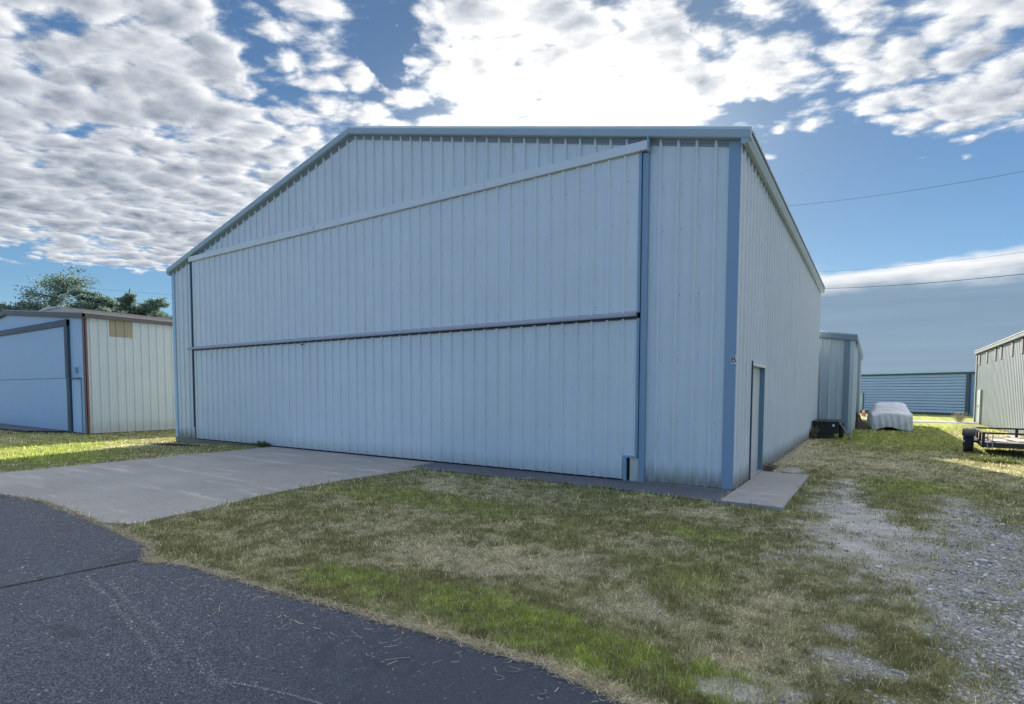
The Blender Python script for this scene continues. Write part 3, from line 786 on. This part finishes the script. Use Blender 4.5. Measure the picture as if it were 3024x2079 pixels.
# letter plate on the corner
pl = thing('letter_sign', 'small white plate with a black letter B on the blue corner', 'sign', (-.045, -.046, 2.125))
MB().box(-.040, .040, -.008, .003, -.062, .062).build('plate', signw, pl)
cu = bpy.data.curves.new('letter', 'FONT'); cu.body = 'B'; cu.size = .14; cu.align_x = 'CENTER'; cu.align_y = 'CENTER'; cu.extrude = .0015; cu.offset = .0008
to = bpy.data.objects.new('letter_tmp', cu); C.objects.link(to); dg = bpy.context.evaluated_depsgraph_get()
lm = bpy.data.meshes.new_from_object(to.evaluated_get(dg)); bpy.data.objects.remove(to)
lm.materials.clear(); lm.materials.append(signk)
lo = bpy.data.objects.new('letter', lm); C.objects.link(lo); lo.parent = pl; lo.location = (0, -.0105, 0); lo.rotation_euler = (R(90), 0, 0)

# ------------------------------------------------------------------ other hangars
def shed(name, label, x0, x1, y0, y1, he, hr, z0, mf, ms, mtrim, mroof, fascia_h=.16, front_ribs=True, rh=.036):
    T = thing(name, label, 'hangar', (0, 0, 0)); xm = (x0+x1)/2; s = (hr-he)/((x1-x0)/2)
    zt = lambda x: he+((x1-x0)/2-abs(x-xm))*s
    mb = MB()
    if front_ribs: ribs(mb, lambda u, d, z: (u, y0-d, z), x0+.02, x1-.02, z0, zt, .05, breaks=(xm,))
    else: mb.add([(x, y, z) for y in (y0, y0+.03) for x, z in ((x0, z0), (x1, z0), (x1, he), (xm, zt(xm)), (x0, he))], [(0, 1, 2, 3, 4), (9, 8, 7, 6, 5)]+[(i, i+5, (i+1) % 5+5, (i+1) % 5) for i in range(5)])
    mb.build('front_wall', mf, T)
    mb = MB(); ribs(mb, lambda u, d, z: (x1+d, u, z), y0+.05, y1, z0, lambda u: he, .05, wide=1.5); mb.build('side_wall', ms, T)
    mb = MB(); ribs(mb, lambda u, d, z: (x0-d, u, z), y0+.05, y1, z0, lambda u: he, .05, wide=1.5, h=rh); mb.build('side_wall', ms, T)
    mb = MB(); ribs(mb, lambda u, d, z: (u, y1+d, z), x0, x1, z0, zt, .05, breaks=(xm,)); mb.build('rear_wall', ms, T)
    o = .12
    prof = [(-o, .08), (-o, -fascia_h), (.0, -fascia_h), (.0, .08)]
    MB().sweep(prof, [lambda a, b, x=x: (x, y0-.01+a, zt(x)-(0 if x0 <= x <= x1 else o*s)+b) for x in (x1+o, xm, x0-o)]).build('rake_trim', mtrim, T, bevel=.008)
    for sx, xe in ((1, x1+o), (-1, x0-o)):
        MB().add([(xm, y, hr+t) for y in (y0-.1, y1+.1) for t in (.05, .11)]+[(xe, y, he-o*s+t) for y in (y0-.1, y1+.1) for t in (.05, .11)],
                 [(1, 3, 7, 5), (0, 4, 6, 2), (4, 5, 7, 6), (0, 1, 5, 4), (2, 6, 7, 3)]).build('roof', mroof, T)
        MB().box(min(xe, xe-sx*.10), max(xe, xe-sx*.10), y0-.12, y1+.12, he-.10, he+.06).build('eave_trim', mtrim, T, bevel=.006)
    return T, zt
# left hangar
LX, LY = -24.22, -.44
T, zt = shed('small_hangar', 'pale metal hangar with brown corner trim left of the big hangar', -42.2, LX, LY, 13.0, 4.55, 5.32, -.14, pale_blue, lwall, dkbrown, greyroof, .12, False)
MB().box(LX-.16, LX+.045, LY-.045, LY-.002, -.14, 4.52).box(LX+.002, LX+.045, LY-.04, LY+.06, -.14, 4.52).build('corner_trim', brown, T, bevel=.004)
# door frame (dark), seam, small entry door
MB().box(-25.98, -25.66, LY-.10, LY-.004, -.14, 2.07).box(-26.05, -25.72, LY-.10, LY-.004, 2.07, 4.47).build('door_jamb', dark_blue, T, bevel=.006)
MB().box(-39, -25.72, LY-.12, LY-.004, 4.22, 4.48).build('door_header', dark_blue, T, bevel=.006)
MB().box(-38.6, -26.05, LY-.055, LY-.006, -.10, 2.06).build('lower_door_leaf', pale_blue, T)
MB().box(-38.6, -26.05, LY-.055, LY-.006, 2.09, 4.22).build('upper_door_leaf', pale_blue, T)
MB().box(-38.6, -26.05, LY-.045, LY-.006, -.14, -.10).build('door_seal', dkhole, T)
MB().box(-25.64, -24.72, LY-.13, LY-.006, 2.045, 2.085).build('canopy_strip', dark_blue, T)
MB().box(-25.62, -24.78, LY-.03, LY-.005, -.12, 2.04).build('entry_door', paint('entry_door_paint', (.48, .62, .76), .5, .05), T)
MB().box(-24.76, -24.70, LY-.035, LY-.005, -.12, 2.04).build('entry_door_frame', blue2, T)
MB().box(-25.16, -25.02, LY-.10, LY-.005, 2.28, 2.52).build('wall_lamp', blue2, T, bevel=.01)
mb = MB(); ribs(mb, lambda u, d, z: (LX+.012+d, u, z), .37, 1.22, 3.78, lambda u: 4.45, .05, wide=1.5); mb.build('translucent_panel', translucent_panel, T)
MB().box(-34.8, -31.6, 1.2, 12.6, 5.0, 5.66).add([(x, y, z) for y in (1.1, 12.7) for x, z in ((-35.0, 5.66), (-31.4, 5.66), (-33.2, 5.80))], [(0, 1, 2), (5, 4, 3), (0, 3, 4, 1), (1, 4, 5, 2), (2, 5, 3, 0)]).build('ridge_vent', greyroof, T)
# hangar behind the main one
HX, HY = 1.14, 16.0
T, zt = shed('white_hangar', 'narrow white hangar with blue corner strip behind the big hangar', -16.9, HX, HY, 30.9, 3.80, 5.3, 0, lwall, lwall, hang2trim, roofm, .14)
MB().box(HX-.30, HX-.10, HY-.05, HY-.002, .02, 3.72).build('corner_trim', hang2trim, T, bevel=.004)
MB().box(HX-.098, HX+.045, HY-.048, HY-.002, .02, 3.72).box(HX+.002, HX+.048, HY-.04, HY+.3, .02, 3.72).build('corner_post', lwall, T, bevel=.004)
for i, (a, b, o2) in enumerate(((17.6, 20.4, .04), (21.2, 24.4, .08), (25.2, 29.0, .04))):
    mb = MB(); ribs(mb, lambda u, d, z: (HX+o2+d, u, z), a, b, .05, lambda u: 3.55, .05, wide=1.4, back=.05); mb.build('sliding_door', [lwall, gwall][i % 2], T)
MB().box(HX+.04, HX+.13, 17.3, 29.6, 3.55, 3.64).build('door_track', greymetal, T)
# far blue hangar, turned a little
A = Vector((1.18, 46.14, 0)); B = Vector((7.94, 41.95, 0)); dv = (B-A).normalized(); ang = math.atan2(dv.y, dv.x)
T = thing('blue_hangar', 'low blue-grey hangar with a door of horizontal boards in the distance', 'hangar', tuple(A), ang)
L = (B-A).length; X1 = L+.10
MB().box(-14, X1, .06, 10, 0, 3.15).build('wall', far_blue2, T)
mb = MB(); nb = 13; x0, x1, z0, z1 = .05, L-.50, .12, 3.02
for i in range(nb):
    a = z0+(z1-z0)*i/nb+.035; b = z0+(z1-z0)*(i+1)/nb
    xx = x0 if i < 6 else -9.
    mb.add([(x, y, z) for x in (xx, x1) for y, z in ((.05, a), (-.075, a), (-.075, a+.035), (-.02, b), (.05, b))], [(0, 1, 2, 3, 4), (9, 8, 7, 6, 5)]+[(k, k+5, (k+1) % 5+5, (k+1) % 5) for k in range(5)])
mb.build('horizontal_board_door', far_blue, T)
MB().box(-9, L-.50, -.015, .055, .12, 3.02).build('gap_shade_backing', dark_blue, T)  # dark sheet added behind the boards, painting shadow lines in their gaps
MB().box(L-.50, L-.28, -.12, .05, .1, 3.15).build('door_jamb', dark_blue, T)
MB().box(-.03, .05, -.10, .05, .2, 1.62).build('door_jamb', dark_blue, T)
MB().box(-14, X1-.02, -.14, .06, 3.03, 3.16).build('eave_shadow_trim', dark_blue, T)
MB().box(-14.1, X1+.06, -.22, 10.2, 3.16, 3.26).build('roof', pale_blue, T)
MB().box(-9, X1-.45, -.03, .05, .0, .12).build('base_board', dark_blue, T)
MB().box(-.9, -.04, -.03, .055, .0, 1.6).build('side_panel', lwall, T)
# right hangar
RX = 6.62
T, zt = shed('grey_hangar', 'weathered grey ribbed hangar wall with plum panels at the right edge', RX, RX+17, 9.0, 30.42, 3.88, 5.4, 0, gwall, gwall, slate2, greyroof, .14, rh=.014)
MB().box(RX-.05, RX-.002, 30.14, 30.46, .02, 3.80).build('corner_trim', slate2, T, bevel=.004)
MB().box(RX-.09, RX-.004, 28.15, 28.55, .0, 1.82).build('door_frame', pale_green, T, bevel=.004)
MB().box(RX-.05, RX-.004, 28.57, 29.4, .03, 1.78).build('entry_door', gwall, T)
MB().box(RX-.11, RX-.05, 28.60, 28.68, .86, .98).build('door_handle', dark_blue, T)
for a, b in ((29.2, 29.75), (26.9, 27.35), (24.6, 24.95), (23.2, 23.55), (20.85, 21.2), (19.0, 19.3), (17.2, 17.5)):
    MB().box(RX-.042, RX-.004, a, b, 3.15, 3.74).build('plum_panel', red_panel, T)

# ------------------------------------------------------------------ objects between the hangars
def wheel(parent, c, r, w, name='wheel'):
    o = MB().lathe([(-w/2, r*.58), (-w/2, r*.92), (-w*.38, r), (w*.38, r), (w/2, r*.92), (w/2, r*.58), (-w/2, r*.58)], c, 'x', 28).build(name, rubber, parent, smooth=False)
    mb = MB().lathe([(-w*.30, 0), (-w*.30, r*.25), (-w*.12, r*.3), (-w*.12, r*.5), (-w*.42, r*.59), (w*.42, r*.59), (w*.1, r*.5), (w*.1, 0)], c, 'x', 20)
    mb.build('rim', greymetal, o); return o
TRZ = R(-3)
def utility_trailer():
    T = thing('flatbed_trailer', 'black open utility trailer with top rail standing in tall grass', 'trailer', (4.10, 10.25, -.02), TRZ)
    # local x = across, y = away; left wheel at origin
    w0, w1, y0, y1 = .20, 2.05, -1.15, 1.6; zd = .36
    mb = MB()
    mb.box(w0, w1, y0, y0+.07, zd-.13, zd).box(w0, w1, y1-.07, y1, zd-.13, zd).box(w0, w0+.05, y0, y1, zd-.13, zd).box(w1-.05, w1, y0, y1, zd-.13, zd)
    for k in range(5): mb.box(w0+.05, w1-.05, y0+.4+k*.45, y0+.45+k*.45, zd-.11, zd-.035)
    mb.build('chassis_frame', black, T, bevel=.004)
    mb = MB()
    for k in range(9): mb.box(w0+.055+k*.193, w0+.235+k*.193, y0+.075, y1-.075, zd-.033, zd+.004)
    mb.build('deck_boards', woodm, T)
    mb = MB()
    zr = .625
    mb.box(w0-.0, w1, y0, y0+.045, zr-.045, zr).box(w0, w0+.045, y0+.046, y1-.046, zr-.045, zr).box(w1-.045, w1, y0+.046, y1-.046, zr-.045, zr).box(w0, w1, y1-.045, y1, zr-.045, zr)
    mb.build('top_rail', black, T, bevel=.004)
    for x in (w0+.0, w0+.93, w1-.06):
        for y in (y0+.002, y1-.062): MB().box(x, x+.06, y, y+.06, zd, zr-.044).build('post', black, T, bevel=.003)
    for y in (-.3, .6): MB().box(w0+.002, w0+.05, y, y+.05, zd, zr-.044).build('post', black, T); 
    for x in (w0+.10, w0+.20): MB().box(x, x+.022, y0-.012, y0+.0, zd-.16, zr-.05).build('gate_bar', greymetal, T)
    wh = wheel(T, (0, 0, .30), .30, .205); wheel(T, (2.25, 0, .30), .30, .205)
    for cx in (0, 2.25):
        pr = [(.34*math.cos(t), .30+.36*math.sin(t)) for t in [R(a) for a in range(22, 160, 12)]]
        mb = MB(); v = []; n = len(pr)
        for x in (cx-.125, cx+.125):
            for y, z in pr: v.append((x, y, z))
            for y, z in pr: v.append((x, y*.97, .3+(z-.3)*.97))
        f = [(i, i+1, 2*n+i+1, 2*n+i) for i in range(n-1)]+[(n+i, 3*n+i, 3*n+i+1, n+i+1) for i in range(n-1)]+[(i, n+i, n+i+1, i+1) for i in range(n-1)]+[(2*n+i, 2*n+i+1, 3*n+i+1, 3*n+i) for i in range(n-1)]
        mb.add(v, f); mb.build('fender', black, T)
    MB().tube([(0, 0, .3), (2.25, 0, .3)], .03, 8).build('axle', black, T)
    MB().tube([(.7, y1, .3), (1.12, y1+1.0, .3)], .03, 6).tube([(1.55, y1, .3), (1.14, y1+1.0, .3)], .03, 6).build('tongue', black, T)
    MB().box(-.15, -.10, -.36, -.33, .30, .345).build('marker_lamp', signw, T)
    return T
utility_trailer()
def mw(x, y, z):   # trailer local to world
    c, s = math.cos(TRZ), math.sin(TRZ); return (4.10+x*c-y*s, 10.25+x*s+y*c, z-.02)
for i, (x, y, w, l, lab) in enumerate(((.55, -.6, .34, .5, 'thin cream board lying on the trailer deck near its left corner'), (1.02, -.2, .34, .75, 'larger cream board lying on the trailer deck beside the middle post'))):
    p = mw(x, y, .372); o = MB().box(-w/2, w/2, -l/2, l/2, 0, .03).build('board', cream, bevel=.004); o.location = p; o.rotation_euler = (R(2), R(3), TRZ+.3*i)
    tag(o, lab, 'board', 'boards lying on the trailer deck')
# black box trailer by the side wall
T = thing('box_trailer', 'low black box trailer parked against the big hangar side wall', 'trailer', (0.05, 12.85, 0))
MB().box(.03, .80, 0, 1.9, .17, .56).build('body', black, T, bevel=.012)
MB().box(.01, .84, -.02, 1.92, .555, .60).build('top_rim', black, T, bevel=.006)
mb = MB()
for x in (.10, .30, .50, .70): mb.box(x, x+.035, -.022, -.001, .2, .55)
mb.build('tailgate_rib', black, T)
MB().box(.64, .70, -.03, -.002, .42, .50).build('reflector', signw, T)
wheel(T, (.88, .75, .24), .24, .15); wheel(T, (.0+.12, 1.3, .24), .235, .10)
MB().box(.79, .98, .42, 1.1, .49, .52).build('fender', black, T, bevel=.008)
MB().box(.1, .7, .05, .09, .04, .17).build('drawbar', black, T)
o = MB().box(-.012, .012, 0, .34, 0, .66).build('metal_ramp', greymetal, bevel=.006); o.location = (1.28, 12.72, -.01); o.rotation_euler = (0, R(-32), R(10))
tag(o, 'grey metal ramp leaning on the black box trailer', 'ramp')
# clutter by the white hangar
for i, (x, y, h, w, tilt, lab) in enumerate(((1.36, 20.2, .78, .16, -12, 'dark brown plank leaning on the white hangar wall, the tallest'), (1.52, 20.7, .66, .13, -20, 'reddish brown plank leaning beside the taller dark plank'))):
    o = MB().box(-.02, .02, -w/2, w/2, 0, h).build('plank', woodm if i == 0 else brown, bevel=.004); o.location = (x, y, -.01); o.rotation_euler = (0, R(tilt), R(25)); tag(o, lab, 'plank', 'planks leaning on the white hangar')
T = thing('wooden_crate', 'low weathered crate on the grass at the foot of the planks', 'crate', (1.42, 19.7, 0), R(12))
mb = MB()
for k in range(3): mb.box(-.16, .16, -.2, -.185, .02+k*.11, .11+k*.11); mb.box(-.16, .16, .185, .2, .02+k*.11, .11+k*.11); mb.box(-.175, -.16, -.2, .2, .02+k*.11, .11+k*.11); mb.box(.16, .175, -.2, .2, .02+k*.11, .11+k*.11)
mb.build('slats', woodm, T); MB().box(-.16, .16, -.185, .185, .0, .02).build('base', woodm, T)
# traffic cone
T = thing('traffic_cone', 'orange traffic cone standing by the lane beyond the white hangar', 'cone', (1.32, 36.4, 0))
MB().box(-.17, .17, -.17, .17, 0, .035).build('base', orange, T, bevel=.01)
MB().lathe([(.035, .125), (.50, .025), (.505, .0)], (0, 0, 0), 'z', 20).build('cone_body', orange, T)
MB().lathe([(.27, .080), (.37, .057)], (0, 0, 0), 'z', 20).build('reflective_band', signw, T)

# covered car
def covered_car():
    rs = np.random.default_rng(3)
    T = thing('covered_car', 'low car hidden under a wrinkled pale grey cloth cover', 'car', (2.56, 19.55, 0), R(2))
    L, Wd = 4.1, 1.58; ny, nu = 120, 97
    def prof_h(t):  # roof height along length t in [0,1]
        k = [(0, .70), (.03, .77), (.09, .80), (.26, 1.10), (.34, 1.17), (.52, 1.17), (.60, 1.10), (.74, .84), (.95, .76), (1, .66)]
        return np.interp(t, [a for a, b in k], [b for a, b in k])
    V = []
    for j in range(ny):
        t = j/(ny-1); y = t*L; hr = float(prof_h(t)); ht = .70
        e = min(t, 1-t); sq = 1-.08*math.exp(-e*25)
        for i in range(nu):
            s = i/(nu-1)*2-1; a = abs(s); sg = 1 if s > 0 else -1
            # a: 0 top centre .. 1 hem
            if a < .38:
                q = a/.38; tw = (Wd/2-.22)/(Wd/2); x = (Wd/2)*tw*q; z = hr-.05*q*q-.02*q**6
            elif a < .52:
                q = (a-.38)/.14; x = (Wd/2)*(.72+.24*q); z = (hr-.07)*(1-q)+min(ht, hr-.05)*q if hr > ht+.05 else hr-.07-.02*q
            else:
                q = (a-.52)/.48; x = (Wd/2)*(.96+.05*math.sin(q*2.2)); z = min(ht, hr-.05)*(1-q)+.03*q
            fold = (math.sin(y*9+s*3)+.7*math.sin(y*17+1.3+2*s))*.022*max(0, a-.5)*2
            x = x*sq+fold
            hem = .05+.05*math.sin(y*3.1+sg)+.03*math.sin(y*7)
            if a > .9: z = z+(hem-.03)*(a-.9)*10*.9
            nz = float(fbm(np.array([s*4.+5]), np.array([y*3.3]), 1., 4, 60)[0]-.5)*.10
            V.append((sg*x, y, max(.0, z+nz*(1 if a < .5 else .5))))
    F = [(j*nu+i, j*nu+i+1, (j+1)*nu+i+1, (j+1)*nu+i) for j in range(ny-1) for i in range(nu-1)]
    # front drape: from the bonnet edge down, bulging, with swag folds
    nz_ = 22; base = len(V); row0 = list(range(nu)); prev = row0
    for j, end in ((0, -1), (ny-1, 1)):
        prev = [j*nu+i for i in range(nu)]
        for r in range(1, nz_):
            q = r/(nz_-1); cur = []
            for i in range(nu):
                x, y, z = V[j*nu+i]; xx = x/(Wd/2)
                hem = .07+.10*(xx*xx)*(-.5)+.06*math.cos(xx*4+.6)
                hem = max(.0, hem)
                zz = z*(1-q)+min(z, hem)*q
                swag = math.sin(x*15+2.6*q+math.sin(x*5)*1.5)*.035+math.sin(x*27-1.8*q)*.030
                drop = (z-zz); yy = y+end*(.10*math.sin(min(1, drop/.7)*2.0)+swag*min(1, drop*2.5))
                V.append((x*(1-.04*q*(1-abs(xx))), yy, zz)); cur.append(len(V)-1)
            for i in range(nu-1):
                f = (prev[i], cur[i], cur[i+1], prev[i+1]); F.append(f if end < 0 else f[::-1])
            prev = cur
    mb = MB(); mb.add(V, F)
    m, nt, b = mat('grey_cover_cloth'); P = opos(); n1 = noise(P, 3., 5, .6); n2 = noise(P, 14., 4, .6)
    nt.links.new(mixc(clamp01((n1-.3)*2), (.60, .59, .60), (.76, .75, .76)), b.inputs['Base Color']); b.inputs['Roughness'].default_value = .75
    bump(nt, b, n1+n2*.4, .6, .05)
    o = mb.build('cloth_cover', m, T, smooth=True)
    s = o.modifiers.new('solid', 'SOLIDIFY'); s.thickness = .006
    for x in (-.62, .62):
        for y in (.75, 3.35):
            wheel(T, (x, y, .29), .29, .18)
    MB().box(-.68, .68, .12, 3.95, .16, .55).build('car_body', dark_blue, T, bevel=.05)
covered_car()

# ------------------------------------------------------------------ plants
def leaf_mesh(name, P, S, col, parent, m, rs, squash=1.):
    n = len(P); a = rs.normal(size=(n, 3)); a /= np.linalg.norm(a, axis=1)[:, None]; b = np.cross(a, rs.normal(size=(n, 3))); b /= np.linalg.norm(b, axis=1)[:, None]
    a = a*S[:, None]; b = b*S[:, None]*.55
    V = np.stack([P-a, P+b*.9-a*.1, P+a, P-b*.9-a*.1], 1)
    F = np.arange(n*4).reshape(-1, 4); o = mesh_np(name, V.reshape(-1, 3), F, 4, m, parent); set_col(o.data, np.repeat(col, 4, 0)); return o
def pix(u, v, dist):
    d = f_+r_*((u-1512)/1622.9)-u_*((v-1241.1)/1622.9); h = math.hypot(d.x, d.y)
    return (CX+d.x/h*dist, CY+d.y/h*dist, CZ+d.z/h*dist)
def tree(label, u, vtop, wpx, dist, seed, dens=1., shape='spread', group='trees beyond the left hangar'):
    rs = np.random.default_rng(seed); x, y, zt_ = pix(u, vtop, dist); hgt = zt_*1.0+.3; rad = wpx/1622.9*dist*.5/.85
    T = thing('tree', label, 'tree', (x, y, -.15), 0, group)
    mb = MB(); nodes = []
    top = hgt*.985
    trunk = [(math.sin(k*1.7+seed)*.12*k, math.cos(k*2.1+seed)*.1*k, top*k/9) for k in range(10)]
    mb.tube(trunk, hgt*.020, 8, hgt*.004)
    lim = MB()
    nl = 26 if shape == 'spread' else 22
    for i in range(nl):
        q = .45+.53*i/nl; base = np.array(trunk[min(9, int(q*9))])+np.array([0, 0, 0]); base[2] = top*q
        th = i*2.4+rs.uniform(-.4, .4)
        prof = math.sin(min(1, (1.02-q)/.55)*math.pi/2)**.8 if shape == 'spread' else (1.04-q)**.55*.95
        ln = rad*prof*rs.uniform(.75, 1.2); up = rs.uniform(.25, .7)
        pts = [base]
        base[:2] = trunk[int(q*9)][:2]; f9 = q*9-int(q*9); base[:2] = np.array(trunk[int(q*9)][:2])*(1-f9)+np.array(trunk[min(9, int(q*9)+1)][:2])*f9
        for s in range(1, 5):
            pts.append(base+np.array([math.cos(th+s*.08)*ln*s/4, math.sin(th+s*.08)*ln*s/4, ln*up*s/4-.02*s*s]))
        lim.tube([tuple(p) for p in pts], hgt*.0065, 5, hgt*.0012)
        for s in range(2, 5):
            nodes.append((pts[s], .5 if s < 4 else .42))
            for _ in range(2):
                p = pts[s]+rs.normal(0, .16, 3)*rad*np.array([1, 1, .7]); nodes.append((p, .34))
                lim.tube([tuple(pts[s]), tuple(p)], hgt*.0016, 4, hgt*.0006)
    mb.build('trunk', bark, T); lim.build('limbs', bark, T)
    P = []; Cc = []
    for p, r in nodes:
        n = int(rs.uniform(30, 95)*dens); sc = rad*.165*r*2
        q = rs.normal(0, 1, (n, 3))*np.array([sc, sc, sc*.45]); P.append(p+q)
        base = np.array([.14, .21, .17])*rs.uniform(.6, 1.5); Cc.append(np.tile(base, (n, 1))*rs.uniform(.7, 1.3, (n, 1)))
    P = np.concatenate(P); Cc = np.concatenate(Cc)
    leaf_mesh('crown', P, rs.uniform(.05, .13, len(P))*dist/62, Cc, T, leaf_m, rs); return T
tree('tall loose-limbed tree, the highest above the left hangar roof', 168, 803, 150, 62, 1, .8, 'cone')
tree('dense rounded tree standing just right of the tallest one', 257, 848, 80, 58, 2, 2.6)
tree('low airy tree above the hangar roof between the round and the feathery trees', 322, 870, 85, 64, 3, 1.1)
tree('feathery upright tree second from the big hangar corner', 397, 858, 60, 60, 4, 1.2, 'cone')
tree('wispy tree closest to the big hangar corner', 462, 880, 85, 60, 5, 1.1)
tree('thin low tree at the left foot of the tallest tree', 78, 888, 90, 60, 6, 1.0)
tree('small tree top at the left frame edge', -12, 888, 70, 60, 7, 1.1)

def weed(name, label, cat, c, r, h, n, colr, seed, group=None, leaf=.02):
    rs = np.random.default_rng(seed); T = thing(name, label, cat, c, 0, group)
    mb = MB(); P = []
    for i in range(n):
        a = rs.random()*6.283; ln = h*rs.uniform(.5, 1.1); rr = r*rs.random()**.5
        b = np.array([math.cos(a)*rr*.4, math.sin(a)*rr*.4, 0]); t = b+np.array([math.cos(a)*rr*.8, math.sin(a)*rr*.8, ln]); m_ = (b+t)/2+rs.normal(0, .05*h, 3)
        mb.tube([tuple(b), tuple(m_), tuple(t)], .004, 4, .0015)
        for s in np.linspace(.25, 1, 9): P.append((m_ if s < .5 else t)*(s if s > .5 else 1)+rs.normal(0, .045*h+.01, 3))
    mb.build('stems', paint('stem_'+name, colr, .8, 0), T)
    P = np.array(P); P[:, 2] = np.abs(P[:, 2])
    leaf_mesh('leaves', P, rs.uniform(.6, 1.4, len(P))*leaf, np.array(colr)*rs.uniform(.7, 1.3, (len(P), 1)), T, leaf_m, rs)
weed('shrub', 'dry straw-coloured shrub in front of the far blue hangar', 'shrub', (5.95, 30.1, 0), .35, .55, 50, (.30, .27, .19), 1, leaf=.03)
weed('weed', 'tall thin weed at the rear corner of the big hangar side wall', 'weed', (.16, 14.9, 0), .12, 1.05, 5, (.22, .22, .15), 2, leaf=.03)
weed('weed', 'bushy green weed in front of the open trailer', 'weed', (4.15, 7.75, -.03), .42, .15, 150, (.20, .23, .07), 3, leaf=.016)
weed('weed', 'lower green weed spreading right of the bushy weed by the trailer', 'weed', (4.62, 7.6, -.03), .36, .11, 120, (.19, .22, .07), 8, leaf=.016)
weed('weed', 'dead brown weed against the black box trailer', 'weed', (.10, 12.3, 0), .18, .42, 40, (.20, .15, .10), 4, leaf=.03)
weed('weed', 'low dead weed at the far corner of the door pad by the wall', 'weed', (.12, 2.75, 0), .16, .16, 45, (.17, .13, .095), 5, leaf=.012)
weed('weed', 'green tuft where the driveway meets the hangar wall', 'weed', (-12.75, -.22, -.02), .25, .16, 60, (.09, .14, .04), 6, leaf=.02)

# overhead wires
def wire(label, a, b, da, db, r, ext=1.25, sag=.6):
    A_ = Vector(pix(a[0], a[1], da)); B_ = Vector(pix(b[0], b[1], db)); d = B_-A_
    n = 40; pts = []
    for k in range(n+1):
        t = -ext+(1+ext*1.6)*k/n; p = A_+d*t; p.z += -sag*4*t*(1-t)*.25; pts.append(tuple(p))
    tag(MB().tube(pts, r, 6).build('overhead_wire', black), label, 'wire', 'overhead wires')
wire('thick low cable running right from the big hangar eave', (2437, 852), (3024, 809), 60, 46, .020, .3)
wire('thin wire crossing the crest of the low cloud bank', (2420, 803), (3024, 745), 60, 46, .008, .3)
wire('upper wire crossing the clear blue sky on the right', (2331, 608), (3024, 506), 60, 46, .012, .3, .8)
wire('faint wire above the trees on the left', (270, 852), (506, 871), 90, 90, .012, .3, 0)
